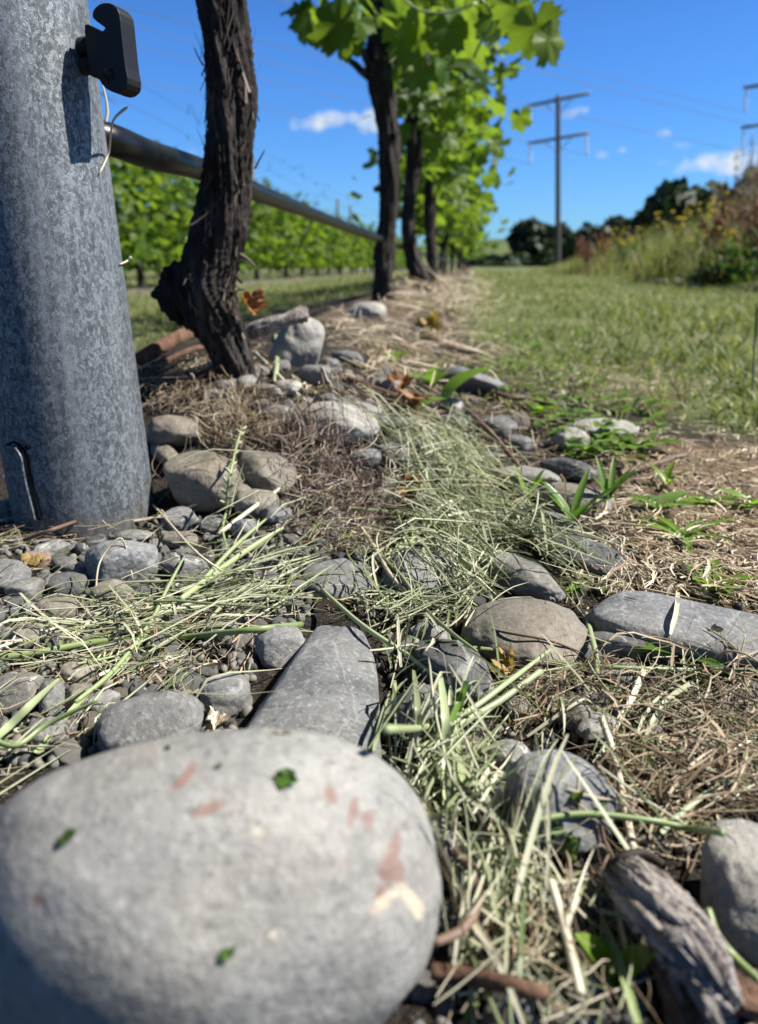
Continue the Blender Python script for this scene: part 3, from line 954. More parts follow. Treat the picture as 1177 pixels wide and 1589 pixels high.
def post_axis(z):
    return np.array([P0[0] - PT * z, P0[1] + .0 * z, z])


zs = np.concatenate([np.linspace(-.08, .5, 60), np.linspace(.55, 1.75, 26)])
seg = 128
V, Q, T = tube(np.array([post_axis(z) for z in zs]), PR, seg, lambda th, s: .0035 * np.sin(th * 2 + 1) + .0015 * np.sin(th * 5 + s * 9))
base = post_axis(0)
post = obj("galvanised_post", mesh_np("galvanised_post", V - base, Q, T, True), MAT['galv'], None, base)
tag(post, "thick mottled grey galvanised steel post standing in pebbles", "post")


def post_pt(px, py, off=0.0):
    """point of the post's skin seen at a photo pixel, plus its outward normal"""
    d = ray(px, py)
    best = None
    for t in np.linspace(.3, .8, 2500):
        p = CAM + d * t
        a = post_axis(p[2]); r = math.hypot(p[0] - a[0], p[1] - a[1])
        if r < PR:
            best = p; break
        if best is None and r < PR * 1.02: cand = p
    if best is None:
        ts = np.linspace(.3, .8, 800)
        ps = CAM + d * ts[:, None]
        rr = [math.hypot(p[0] - post_axis(p[2])[0], p[1] - post_axis(p[2])[1]) for p in ps]
        best = ps[int(np.argmin(rr))]
    a = post_axis(best[2])
    n = np.array([best[0] - a[0], best[1] - a[1], 0]); n /= np.linalg.norm(n)
    return a + n * (PR + off), n


# punched tab at the foot of the post: a bent tongue, its slot's shade painted as a near-black strip
pts = [post_pt(x, y, .0009)[0] for x, y in [(11, 691), (22, 686), (34, 693), (43, 708), (47, 732), (53, 760), (59, 783), (64, 806)]]
a = Acc()
sp = catmull(pts, 40)
V, Q, T = tube(sp, np.linspace(.0006, .0013, 40), 8); a.add(V, Q, T)
V, Q, T = tube(np.array([post_pt(44, 694, -.002)[0], post_pt(44, 694, .0012)[0]]), .0017, 10); a.add(V, Q, T)
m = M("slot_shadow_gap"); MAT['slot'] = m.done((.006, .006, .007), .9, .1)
obj("punched_slot_shade", a.mesh("punched_slot_shade", base), MAT['slot'], post)
a = Acc()
edge = catmull([p for p in pts[2:]], 30)
nn = np.array([(p - post_axis(p[2])) * np.array([1, 1, 0]) for p in edge]); nn /= np.linalg.norm(nn, axis=1)[:, None]
side = np.array([-nn[:, 1], nn[:, 0], 0 * nn[:, 0]]).T
side *= -np.sign(side[:, :1])
L = []
for k, wd in enumerate(np.linspace(0, 1, 7)):
    p = edge + np.where(side[:, :1] < 0, side, -side) * (.0016 + .012 * wd) 
    ax = np.array([post_axis(q[2]) for q in p]); r = (p - ax) * np.array([1, 1, 0]); r /= np.linalg.norm(r, axis=1)[:, None]
    L.append(ax + r * (PR + .0016 + .0022 * (1 - wd) ** 2))
L = np.stack(L, 1); n_, k_ = L.shape[:2]
i, j = np.meshgrid(np.arange(n_ - 1), np.arange(k_ - 1), indexing='ij'); i, j = i.ravel(), j.ravel()
a.add(L.reshape(-1, 3), np.stack([i * k_ + j, i * k_ + j + 1, (i + 1) * k_ + j + 1, (i + 1) * k_ + j], -1))
tb = obj("bent_tab", a.mesh("bent_tab", base), MAT['galv'], post)
sm = tb.modifiers.new("thick", 'SOLIDIFY'); sm.thickness = .0012; sm.offset = 0

# black wire hook on the post: outline in the plane facing the camera, given thickness
pc, pn = post_pt(150, 90)
hk_d = float((post_axis(.28) - CAM) @ FW) - .033
hk = [(131, 38), (136, 37), (143, 41), (150, 45), (156, 48), (160, 47), (163, 43), (158, 39), (151, 34), (145, 29), (143, 24), (144, 17), (148, 11), (154, 6), (161, 4), (169, 4), (176, 7), (182, 13),
      (185, 20), (187, 32), (189, 52), (192, 80), (195, 104), (198, 120), (198, 129), (195, 137), (189, 142), (181, 144), (173, 142), (165, 138), (159, 132), (154, 124), (150, 120), (143, 119), (139, 116), (137, 108), (136, 96), (134, 70), (131, 50)]
bm = bmesh.new()
exd = np.array([.36, .93, 0.0]); exd /= np.linalg.norm(exd)      # the hook's flat side faces the camera's left, its edge the sun
hk_o = at_d(160, 80, hk_d)


def hook_pt(x, y, off=0.0):
    d = ray(x, y)
    return CAM + d * (((hk_o - exd * off - CAM) @ exd) / (d @ exd))


fr = [bm.verts.new(hook_pt(x, y)) for x, y in hk]
f = bm.faces.new(fr)
if f.normal.dot(Vector(FW)) > 0: f.normal_flip()
res = bmesh.ops.extrude_face_region(bm, geom=[f])
off = Vector(exd * .0135 + np.array([0, 0, -.0006]))
for v in res['geom']:
    if isinstance(v, bmesh.types.BMVert): v.co += off
bmesh.ops.recalc_face_normals(bm, faces=bm.faces)
bmesh.ops.triangulate(bm, faces=[x for x in bm.faces if len(x.verts) > 4])
me = bpy.data.meshes.new("wire_hook")
for v in bm.verts: v.co -= Vector(base)
bm.to_mesh(me); bm.free()
hook = obj("wire_hook", me, MAT['blackplastic'], post)
tag(hook, "black plastic wire hook")
bv = hook.modifiers.new("round", 'BEVEL'); bv.width = .0011; bv.segments = 3; bv.limit_method = 'ANGLE'; bv.angle_limit = R(40)
a = Acc(); c0 = hook_pt(169, 115)
V, Q, T = tube(np.array([c0 + exd * .002, c0 - exd * .0012]), np.array([.0038, .0034]), 20); a.add(V - base, Q, T)
obj("rivet", a.mesh("rivet"), MAT['blackplastic'], post)
a = Acc()
for yy in (70, 100):      # the peg that holds the hook in the post
    A = hook_pt(150, yy, -.007); B = post_axis(A[2]) + np.array([.02, .0, 0])
    V, Q, T = tube(np.array([A, B]), .0055, 14); a.add(V - base, Q, T)
obj("hook_peg", a.mesh("hook_peg"), MAT['blackplastic'], post)

# ------------------------------------------------------------------ irrigation pipe
def row_pt(s, t, z): return np.array([P0[0] + RD[0] * s + RT[0] * t, P0[1] + RD[1] * s + RT[1] * t, z])


pipe_px = [(178, 219, .612), (235, 241, .70), (310, 262, .86), (385, 293, 1.03), (450, 318, 1.32), (520, 345, 1.85), (590, 371, 2.6), (640, 389, 3.9)]
PP = [at_y(x, y, d) for x, y, d in pipe_px]
q = ray(185, 219)
PP = [at_y(60, 190, .62), at_y(120, 202, .60)] + PP + [PP[-1] + np.array([RD[0], RD[1], -.004]) * 5, PP[-1] + np.array([RD[0], RD[1], -.004]) * 16]
V, Q, T = tube(catmull(PP, 160), .0112, 24, lambda th, s: .02 * np.sin(th * 2 + s * 30))
pipe = obj("irrigation_pipe", mesh_np("irrigation_pipe", V, Q, T), MAT['pipe'])
tag(pipe, "black plastic irrigation pipe running from the post along the vine trunks", "pipe")

# ------------------------------------------------------------------ vine leaves
def leaf_template(N=44, rings=3, teeth=True, seed=0):
    th = np.linspace(-180, 180, N, endpoint=False) + 180 / N
    key = [(0, 1.0), (18, .80), (30, .70), (48, .93), (66, .74), (78, .66), (100, .80), (122, .66), (145, .60), (165, .50), (180, .10)]
    r = np.interp(np.abs(th), [k[0] for k in key], [k[1] for k in key])
    if teeth:
        ph = (th / 9.5) % 1
        r = r * (1.09 - .22 * np.abs(ph * 2 - 1)) * (1 + .05 * np.sin(th * .7 + seed))
    t = np.radians(th)
    V = [np.zeros((1, 3))]
    for k in range(1, rings + 1):
        f = k / rings
        x, y = np.sin(t) * r * f, np.cos(t) * r * f
        rr = np.hypot(x, y)
        z = -.22 * rr ** 2 + .10 * np.abs(x) + .05 * np.sin(3 * t + seed) * f + .04 * np.cos(5 * t + seed * 2) * f
        V.append(np.stack([x, y, z], -1))
    V = np.vstack(V)
    V[:, 1] += .05
    j = np.arange(N); kx = (j + 1) % N
    T = np.stack([np.zeros(N, int), 1 + kx, 1 + j], -1)
    Q = []
    for k in range(rings - 1):
        a0, b0 = 1 + k * N, 1 + (k + 1) * N
        Q.append(np.stack([a0 + j, a0 + kx, b0 + kx, b0 + j], -1))
    return V * .62, (np.vstack(Q) if Q else np.zeros((0, 4), int)), T


LT_NEAR = [leaf_template(56, 3, True, k) for k in range(4)]
LT_FAR = [leaf_template(14, 1, False, k) for k in range(3)]


def leaves(acc, P, size, rg, temps, up=.55, out=None, tint=None):
    for k, p in enumerate(P):
        V, Q, T = temps[int(rg.integers(len(temps)))]
        n = rg.normal(size=3) * .75 + np.array([0, 0, up])
        if out is not None: n = n + out[k]
        n /= np.linalg.norm(n)
        dn = np.array([rg.normal() * .6, rg.normal() * .6, -1.0]); dn -= n * (dn @ n); dn /= np.linalg.norm(dn)
        x = np.cross(dn, n)
        s = size[k] if np.ndim(size) else size
        W_ = (V[:, :1] * x + V[:, 1:2] * dn + V[:, 2:] * n) * s + p
        acc.add(W_, Q, T, rg.uniform(0, 1) if tint is None else tint)


def trunk_disp(rg, ridges=7, amp=.16, twist=2.0, ln=6.0, knob=.1):
    sd = int(rg.integers(1000))
    def f(th, s):
        tt = th + twist * s
        p = np.stack([np.cos(tt) * 1.7, np.sin(tt) * 1.7, s * ln], -1)
        a1 = 1 - np.abs(vnoise(np.stack([np.cos(tt) * ridges * .55, np.sin(tt) * ridges * .55, s * ln * .8], -1), sd)) * 2
        a2 = 1 - np.abs(vnoise(np.stack([np.cos(tt) * ridges * 1.3, np.sin(tt) * ridges * 1.3, s * ln * 2.2], -1), sd + 5)) * 2
        a3 = vnoise(np.stack([np.cos(tt) * ridges * 3, np.sin(tt) * ridges * 3, s * ln * 9], -1), sd + 9)
        return amp * (.55 * a1 + .35 * a2 + .16 * a3) + knob * fbm(p, 2, sd + 2)
    return f


# ---- first vine: thick gnarled trunk behind the post
G1 = hit(366, 583)
y1 = G1[1]
sp_px = [(372, 640, 44), (368, 590, 31), (360, 556, 33), (347, 520, 36), (328, 484, 43), (318, 450, 45), (325, 418, 42), (334, 384, 41), (343, 340, 40), (350, 296, 39), (354, 250, 37), (357, 200, 37), (358, 150, 38), (354, 100, 37), (350, 50, 36), (344, 0, 37), (338, -60, 38), (336, -150, 40), (340, -240, 46)]
SP = np.array([at_y(x, y, y1) for x, y, r in sp_px]); RA = .92 * np.array([r for *_, r in sp_px]) / (F / (SP @ FW - CAM @ FW))
n = 420
V, Q, T = tube(catmull(SP, n), catmull(np.stack([RA, RA, RA], -1), n)[:, 0], 110, trunk_disp(np.random.default_rng(4), 11, .21, 2.6, 7, .16))
v1 = empty("grapevine", G1, "thick gnarled grapevine trunk with shaggy dark bark, closest to the post", "grapevine", "vines of the near row")
tr1 = obj("trunk", mesh_np("trunk", V - G1, Q, T), MAT['bark'], v1)
# burl on the left of the trunk foot
rg = np.random.default_rng(71)
BC = at_y(287, 455, y1 + .005)
Vb, Tb = ico(6)
rb = 1 + .28 * fbm(Vb * 2.2, 3, 3) + .10 * (1 - np.abs(vnoise(Vb * 7, 9)) * 2)
k1 = (SP[0] - CAM) @ FW / F
Vb = Vb * rb[:, None] * np.array([37, 28, 42]) * k1
obj("burl", mesh_np("burl", Vb + BC - G1, None, Tb), MAT['bark'], v1)
a = Acc()
for (x0, y0), (x1, y1_), r0 in [((276, 472), (255, 483), 8), ((270, 450), (254, 440), 8), ((285, 430), (280, 408), 7), ((272, 480), (262, 488), 5), ((290, 420), (300, 402), 6), ((262, 436), (258, 426), 4)]:
    A, B = at_y(x0, y0, y1 - .008), at_y(x1, y1_, y1 - .014)
    V, Q, T = tube(catmull([A, (A + B) / 2 + rg.normal(size=3) * .0015, B], 12), np.linspace(r0, r0 * .45, 12) * k1, 12, trunk_disp(rg, 5, .3, 1, 2, .3)); a.add(V - G1, Q, T)
obj("spur", a.mesh("spur"), MAT['bark'], v1)
# a twig and peeling bark
a = Acc()
spine = catmull(SP, 400); rad = catmull(np.stack([RA, RA, RA], -1), 400)[:, 0]
Tn, Nn, Bn = frames(spine)
for k in range(300):
    i0 = int(rg.integers(35, 320)); ln = int(rg.integers(8, 34)); i1 = min(398, i0 + ln)
    th = rg.uniform(0, 6.28); tw = rg.normal(0, .35)
    idx = np.linspace(i0, i1, 7).astype(int); f = np.linspace(0, 1, 7)
    lift = 1.04 + (rg.uniform(0, .16) + rg.uniform(.0, .5) * (rg.random() < .25)) * (f ** 2 if rg.random() < .5 else (1 - f) ** 2)
    ang = th + tw * f
    Pn = Nn[idx] * np.cos(ang)[:, None] + Bn[idx] * np.sin(ang)[:, None]
    pth = spine[idx] + Pn * (rad[idx] * lift)[:, None]
    V, Q = ribbon(pth, np.linspace(1, .35, 7) * rg.uniform(.0005, .0017), Pn, .3)
    a.add(V - G1, Q, None, rg.uniform(0, 1) ** 1.6)
for pl, r0 in [([(396, 262), (404, 246), (412, 232)], 1.6), ([(316, 102), (308, 88), (302, 74)], 1.4), ([(388, 95), (392, 82), (391, 70)], 1.3), ([(372, 395), (384, 402), (396, 414)], 3.0), ([(360, 300), (365, 318), (362, 330)], 2.2)]:
    V, Q, T = tube(catmull([at_y(x, y, y1 - .018) for x, y in pl], 10), np.linspace(r0, r0 * .5, 10) * k1, 6); a.add(V - G1, Q, T, .7)
obj("loose_bark", a.mesh("loose_bark"), MAT['shred'], v1)
# its crown, mostly above the photograph
a = Acc(); c = Acc()
top = SP[-1]
for sg in (-1, 1):
    V, Q, T = tube(catmull([top, top + np.array([RD[0] * sg * .2, RD[1] * sg * .2, .08]), top + np.array([RD[0] * sg * .62, RD[1] * sg * .62, .1])], 24), np.linspace(.017, .009, 24), 12, trunk_disp(rg, 5, .15, 1, 4, .1)); c.add(V - G1, Q, T)
obj("arm", c.mesh("arm"), MAT['bark'], v1)
rg = np.random.default_rng(5)
P = np.array([row_pt(st(top[0], top[1])[0] + rg.uniform(-.6, .6), rg.normal(0, .1), rg.uniform(.74, 1.35)) for _ in range(110)])
leaves(a, P - G1, rg.uniform(.08, .15, 110), rg, LT_NEAR)
obj("foliage", a.mesh("foliage"), MAT['vine_leaf'], v1)

# ---- the other vines of the near row
HAND2 = [(462, 12, .10, .15, 2.20), (497, 22, .13, .1, 2.15), (530, 38, .15, .2, 2.1), (556, 30, .13, .6, 2.25), (580, 14, .12, .2, 2.1), (508, 52, .10, .3, 2.3), (548, 62, .09, .5, 2.3),
         (735, 105, .16, .05, 2.2), (748, 128, .13, .0, 2.25), (722, 70, .14, .15, 2.3), (700, 40, .13, .5, 2.2), (660, 35, .15, .8, 2.4), (634, 60, .15, .7, 2.6), (690, 95, .15, .5, 2.7), (655, 110, .15, .4, 2.9), (620, 20, .14, .9, 2.3),
         (832, 36, .17, 1.0, 2.05), (850, 60, .12, .95, 2.05), (772, 22, .12, .9, 2.15), (800, 8, .12, .8, 2.1), (680, 140, .14, .6, 3.0), (645, 150, .15, .3, 3.1), (705, 170, .13, .7, 3.1), (730, 15, .14, .6, 2.2), (610, 118, .12, .5, 2.7)]
VINES = [
 ([(592, 486, 23), (594, 462, 20), (595, 430, 17), (597, 395, 17), (602, 350, 16), (604, 300, 16), (603, 250, 17), (602, 205, 18), (597, 160, 20), (590, 120, 24), (588, 85, 23), (591, 45, 19), (593, 0, 19), (594, -60, 19), (596, -110, 22)], 466,
  "tall dark grapevine trunk with a cut twig stub near its top, second in the row"),
 ([(664, 470, 17), (658, 448, 16), (649, 425, 15), (638, 390, 12), (633, 350, 11.5), (636, 305, 12), (642, 265, 12.5), (645, 225, 15), (645, 190, 18), (647, 165, 19), (648, 120, 17), (648, 60, 17)], 457,
  "curving dark grapevine trunk that bows away at its foot, standing third in the row"),
 ([(674, 455, 9.5), (672, 430, 9), (670, 395, 8.5), (668, 350, 9), (668, 310, 9.5), (669, 280, 11), (668, 240, 10), (668, 190, 10)], 448,
  "slim straight grapevine trunk fourth along the row, its head wrapped in leaves"),
]
for vi, (pl, by, lab) in enumerate(VINES):
    g = hit(pl[1][0], by)
    s0 = [1.62, 3.1, 4.6][vi]
    yy = g[1]
    # stand the vine on the row's line
    s_at, t_at = st(g[0], g[1])
    D = yy
    SPv = np.array([at_y(x, y, D) for x, y, r in pl]); RAv = .80 * np.array([r for *_, r in pl]) / (F / ((SPv - CAM) @ FW))
    rg = np.random.default_rng(90 + vi)
    v = empty("grapevine", g, lab, "grapevine", "vines of the near row")
    n = 200
    V, Q, T = tube(catmull(SPv, n), catmull(np.stack([RAv] * 3, -1), n)[:, 0], 48, trunk_disp(rg, 9, .26, 1.6, 9, .30))
    obj("trunk", mesh_np("trunk", V - g, Q, T), MAT['bark'], v)
    kk = D / F
    a = Acc()
    if vi == 0:
        for pl2 in ([(572, 118), (556, 105), (544, 94), (534, 84)], [(574, 104), (566, 84), (558, 68)], [(590, 292), (580, 294)], [(612, 210), (618, 204)]):
            V, Q, T = tube(catmull([at_y(x, y, D - .03) for x, y in pl2], 12), np.linspace(5.5, 3, 12) * kk, 10, trunk_disp(rg, 5, .2, 1, 2, .2)); a = Acc(); a.add(V - g, Q, T); obj("stub", a.mesh("stub"), MAT['bark'], v)
    # arms along the wire and green shoots
    top = SPv[-1]
    s_t, t_t = st(top[0], top[1])
    a = Acc()
    for sg in (-1, 1):
        V, Q, T = tube(catmull([SPv[-2], row_pt(s_t + sg * .15, t_t, top[2] + .06), row_pt(s_t + sg * .65, t_t + .02, top[2] + .08)], 24), np.linspace(.018, .009, 24), 12, trunk_disp(rg, 5, .15, 1, 4, .1)); a.add(V - g, Q, T)
    obj("arm", a.mesh("arm"), MAT['bark'], v)
    a = Acc(); sh = Acc()
    nl = [170, 220, 320][vi]
    zlo = [.80, .62, .46][vi]
    zhi = [1.5, 1.5, 1.30][vi]
    P = []
    for _ in range(nl):
        t = max(-.16, rg.normal(.09, .12))
        z = zlo + (zhi - zlo) * rg.random() ** .9
        if t < -.05: z = max(z, zlo + .14 + rg.random() * .2)
        P.append(row_pt(s_at + rg.uniform(-.6, .75), t_at * .5 + t, z))
    leaves(a, np.array(P) - g, rg.uniform(.06, .115, nl), rg, LT_NEAR, tint=None)
    if vi == 0:
        HAND2 += [(x + rg.normal(0, 26), y + rg.normal(0, 22), sz * .75, min(1, max(0, ti + rg.normal(0, .2))), dd + .1) for x, y, sz, ti, dd in HAND2 if x < 800]
        for x, y, sz, ti, dd in HAND2:  # low ti paints the leaves that hang in shade darker
            sz *= .9
            leaves(a, [at_y(x, y, dd) - g], [sz], rg, LT_NEAR, up=.25, out=[np.array([.3, -.9, .1])], tint=ti)
        for pl2 in ([(735, -20), (765, 30), (748, 62), (735, 90)], [(796, -30), (790, 20), (776, 46), (752, 66)], [(850, -10), (815, 10), (790, 14), (770, 34)], [(600, -40), (640, 10), (690, 20), (740, 5)]):
            V, Q, T = tube(catmull([at_y(x, y, 2.15) for x, y in pl2], 16), .0032, 6); sh = Acc(); sh.add(V - g, Q, T, .5); obj("shoot", sh.mesh("shoot"), MAT['stem_g'], v)
    for _ in range(7):
        b0 = row_pt(s_at + rg.uniform(-.6, .6), t_at * .5, zlo + .1)
        e = b0 + np.array([rg.normal(0, .12) + .12, rg.normal(0, .1), zhi - zlo])
        V, Q, T = tube(catmull([b0, (b0 + e) / 2 + rg.normal(size=3) * .05, e], 10), .0035, 5); sh = Acc(); sh.add(V - g, Q, T, .3); obj("shoot", sh.mesh("shoot"), MAT['stem_g'], v)
    obj("foliage", a.mesh("foliage"), MAT['vine_leaf'], v)

# vine prototype used further along this row and for the rows beside it
def vine_proto(seed, zlo, zhi, nl, tw, name, spread=.78, tr=.022, head=.72):
    rg = np.random.default_rng(seed)
    v = empty(name, (0, 0, 0), None, "grapevine")
    pts_ = [np.array([0, 0, -.06]), np.array([rg.normal(0, .02), rg.normal(0, .02), .2]), np.array([rg.normal(0, .03), rg.normal(0, .03), .45]), np.array([rg.normal(0, .03), 0, head])]
    V, Q, T = tube(catmull(pts_, 40), np.array(np.interp(np.linspace(0, 1, 40), [0, .1, .6, 1], [1.3, 1.0, .9, 1.25])) * tr, 14, trunk_disp(rg, 6, .2, 1.2, 6, .15))
    obj("trunk", mesh_np("trunk", V, Q, T), MAT['bark'], v)
    a = Acc()
    for sg in (-1, 1):
        V, Q, T = tube(catmull([pts_[-1], np.array([0, sg * .2, head + .06]), np.array([0, sg * spread, head + .07])], 14), np.linspace(.016, .008, 14), 8); a.add(V, Q, T)
    obj("arm", a.mesh("arm"), MAT['bark'], v)
    a = Acc()
    z = zlo + (zhi - zlo) * rg.random(nl) ** .95
    P = np.stack([rg.normal(0, tw, nl) * (1 + .35 * np.sin((z - zlo) / (zhi - zlo) * 3.14)), rg.uniform(-spread, spread, nl), z], -1)
    leaves(a, P, rg.uniform(.065, .13, nl), rg, LT_FAR)
    for _ in range(14):
        y0 = rg.uniform(-spread, spread)
        V, Q, T = tube(catmull([np.array([0, y0, head + .05]), np.array([rg.normal(0, .05), y0 + rg.normal(0, .05), (head + zhi) / 2]), np.array([rg.normal(0, .16), y0 + rg.normal(0, .08), zhi + .16])], 8), .004, 4); a.add(V, Q, T, .6)
        leaves(a, V.reshape(-1, 3)[[16, 20, 22, 24, 26, 28, 30]], rg.uniform(.04, .10, 7), rg, LT_FAR)
    obj("foliage", a.mesh("foliage"), MAT['vine_leaf'], v)
    return v


def copy_tree(o, parent=None):
    c = o.copy(); COL.objects.link(c); c.parent = parent
    for ch in [x for x in o.children]: copy_tree(ch, c)
    return c


near_p = [vine_proto(300 + k, .38, 1.20, 430, .15, "grapevine", tr=.026) for k in range(3)]
side_p = [vine_proto(320 + k, .24 - .06 * (k % 2), 1.18, 760, .15, "grapevine", tr=.034) for k in range(4)]
used = set()


def place(proto, s, t, lab, group, rz=0, sc=1.0):
    p = row_pt(s, t, 0); p[2] = gnd(p[0], p[1])
    o = proto if proto.name not in used else copy_tree(proto)
    used.add(proto.name)
    o.location = p; o.rotation_euler = (0, 0, -BEAR + rz); o.scale = (sc, sc, sc)
    tag(o, lab, None, group)
    return o


rg = np.random.default_rng(8)
sA, tA = st(*hit(672, 448)[:2])
for k in range(20):
    place(near_p[k % 3], 5.9 + 1.5 * k, rg.normal(0.0, .03) + .02, "blurred leafy grapevine far along the near row, past its fourth trunk", "far vines of the near row", math.pi * (k % 2), rg.uniform(.95, 1.08))
for k in range(30):
    place(side_p[k % 4], 2.6 + 1.5 * k, -3.0 + rg.normal(0, .04), "leafy grapevine with dark trunk in the next row beyond the pipe", "vines of the second row", math.pi * (k % 2), rg.uniform(.94, 1.06))
for k in range(22):
    place(side_p[(k + 1) % 4], 6.0 + 1.5 * k, -6.0 + rg.normal(0, .04), "leafy grapevine in the row hidden behind the second row's trunks", "vines of the third row", math.pi * (k % 2), rg.uniform(.94, 1.08))

# trellis posts and wires of the second row
def px_on_row(px, t):
    d = ray(px, 412); k = 0
    # intersect the vertical plane of the row with the pixel's bearing
    n_ = np.array([RT[0], RT[1]]); p = (t + P0 @ n_) / (d[:2] @ n_)
    q = d[:2] * p
    return st(q[0], q[1])[0]


tp_me = None
for px in (398, 545, 526, 640):
    s = px_on_row(px, -3.0)
    p = row_pt(s, -3.0, 0); p[2] = gnd(p[0], p[1])
    if tp_me is None:
        V, Q, T = tube(np.array([[0, 0, -.2], [0, 0, .6], [0, 0, 1.72]]), .034, 16); tp_me = mesh_np("trellis_post", V, Q, T)
    o = obj("trellis_post", tp_me, MAT['greywood'], None, p)
    tag(o, {398: "grey wooden trellis post between the dark trunks just beyond the pipe", 545: "grey wooden trellis post whose top stands clear above the second row's leaves",
            526: "short looking grey trellis post among the trunks left of the second vine", 640: "far trellis post of the second row behind the third vine"}[px], "trellis post", "posts of the second row")
for z, lab, amp in [(1.86, "uppermost thin trellis wire above the second row, against blue sky", .02), (1.62, "middle thin trellis wire above the second row's shoots", .03), (1.40, "lowest bare trellis wire just over the second row's leaves", .03)]:
    P = [row_pt(s, -3.0 + .02 * math.sin(s), z - .03 + amp * math.sin(s * 1.1)) for s in np.linspace(1, 46, 60)]
    a = Acc(); V, Q, T = tube(np.array(P), .0022, 5); a.add(V, Q, T)
    rgw = np.random.default_rng(int(z * 100))
    for _ in range(22):          # dead tendrils wound round the wire
        s = rgw.uniform(3, 30); b0 = row_pt(s, -3.0 + .02 * math.sin(s), z - .03 + amp * math.sin(s * 1.1))
        V, Q, T = tube(catmull([b0, b0 + rgw.normal(size=3) * .05, b0 + rgw.normal(size=3) * .09], 8), .004, 4); a.add(V, Q, T)
    o = obj("trellis_wire", a.mesh("trellis_wire"), MAT['wire']); tag(o, lab, "wire", "wires of the second row")

# ------------------------------------------------------------------ loose stems, straws and sticks one can point to
def lay(pl, lift=0.0015, n=24, stiff=True):
    """a path over the photographed pixels, resting on the ground and stones"""
    P = np.array([see(x, y) for x, y, *_ in pl])
    P[:, 2] += lift
    for k, q in enumerate(pl):
        if len(q) > 2: P[k] = CAM + ray(q[0], q[1]) * (np.linalg.norm(P[k] - CAM) - q[2])
    C = catmull(P, n)
    return C


def strand(pl, w, mat, name, label, cat, group=None, flat=False, lift=.0018, n=26, tint=.6, taper=.5, extra=None, col=None):
    C = lay(pl, lift, n)
    k = np.array([(c - CAM) @ FW for c in C]) / F
    r = w / 2 * k.mean() * np.interp(np.linspace(0, 1, n), [0, .15, .8, 1], [.9, 1, .9, taper])
    a = Acc()
    if flat:
        V, Q = ribbon(C, r, np.array([.1, -.6, .8]), .35); a.add(V, Q, None, tint)
    else:
        V, Q, T = tube(C, r, 8, lambda th, s: .10 * np.sin(th * 3)); a.add(V, Q, T, tint)
    if extra: extra(a, C, k.mean())
    o = C[0]
    ob = obj(name, a.mesh(name, o), mat, None, o)
    return tag(ob, label, cat, group)


def node(at):
    def f(a, C, k):
        for u in at:
            p = C[int(u * (len(C) - 1))]; V, T = ico(2); a.add(V * 4.5 * k * np.array([1, 1, .8]) + p, None, T, .35)
    return f


def seedhead(awn=0.0, n=16, fat=5.0, step=1.0):
    def f(a, C, k):
        m_ = len(C); T0 = np.gradient(C, axis=0)
        for i in range(n):
            j = min(m_ - 2, int((1 - i / n * step) * (m_ - 1)))
            t = T0[j] / np.linalg.norm(T0[j]); sd = np.cross(t, FW); sd /= np.linalg.norm(sd)
            d = t * .85 + sd * (.6 if i % 2 else -.6) + rng.normal(size=3) * .12
            d /= np.linalg.norm(d)
            L = fat * 3.0 * k
            V, Q, T = tube(np.array([C[j], C[j] + d * L * .4, C[j] + d * L * .75, C[j] + d * L]), np.array([.25, .5, .4, .05]) * fat * k, 6); a.add(V, Q, T, .75)
            if awn:
                e = C[j] + d * L
                V, Q, T = tube(np.array([e, e + (d + t * .6) * awn * k]), np.array([.35, .1]) * k * 1.6, 4); a.add(V, Q, T, .95)
    return f


g_, y_, t_ = MAT['stem_g'], MAT['stem_y'], MAT['twig']
strand([(-30, 1036), (60, 1024), (160, 1006), (280, 1000), (400, 988), (468, 980)], 11, g_, "grass_stalk", "bright green grass stalk lying straight across the pebbles, ending in a pale cut", "grass stalk", lift=.004, tint=.25, taper=1.0, extra=node([.97]))
strand([(120, 1112), (180, 1060), (235, 985), (262, 930), (288, 880)], 7, g_, "grass_stalk", "pale green stalk slanting up from the dark smooth stone over the bright green one", "grass stalk", lift=.007, tint=.6)
strand([(60, 1190), (130, 1105), (190, 1052), (240, 985)], 9, g_, "grass_stalk", "broad pale blade rising from the largest stone's edge toward the bright green stalk", "grass stalk", flat=True, lift=.006, tint=.8)
strand([(282, 946), (340, 900), (392, 862), (440, 832)], 10, g_, "grass_stalk", "thick pale stalk above the clippings, aimed at the thatch overhang", "grass stalk", lift=.006, tint=.8)
strand([(300, 938), (350, 880), (380, 850), (414, 820)], 7, g_, "grass_stalk", "thinner pale stalk running beside the thick one aimed at the thatch", "grass stalk", lift=.007, tint=.7)
strand([(500, 930), (560, 985), (630, 1032), (690, 1075), (770, 1096)], 8, g_, "grass_stalk", "long pale stalk crossing between long blue grey stone and glossy dark stone", "grass stalk", lift=.006, tint=.8)
strand([(600, 1195), (660, 1170), (720, 1148), (790, 1095), (852, 1044)], 10, g_, "grass_stalk", "upper of two thick pale stalks that rise toward the domed stone", "grass stalk", lift=.012, tint=.75)
strand([(640, 1215), (710, 1165), (770, 1130), (836, 1080)], 12, g_, "grass_stalk", "lower of two thick pale stalks that rise toward the domed stone", "grass stalk", lift=.012, tint=.85, taper=.9)
strand([(694, 1255, .012), (693, 1180, .02), (691, 1110, .024), (683, 1048, .026)], 14, g_, "grass_stalk", "broad upright cut stalk before the rounded half hidden stone", "grass stalk", flat=True, tint=.9, taper=.6)
strand([(722, 1250, .012), (714, 1180, .018), (710, 1120, .022), (724, 1056, .024)], 11, g_, "grass_stalk", "upright cut stalk leaning over the glossy dark stone, split at its tip", "grass stalk", flat=True, tint=.7, taper=.9)
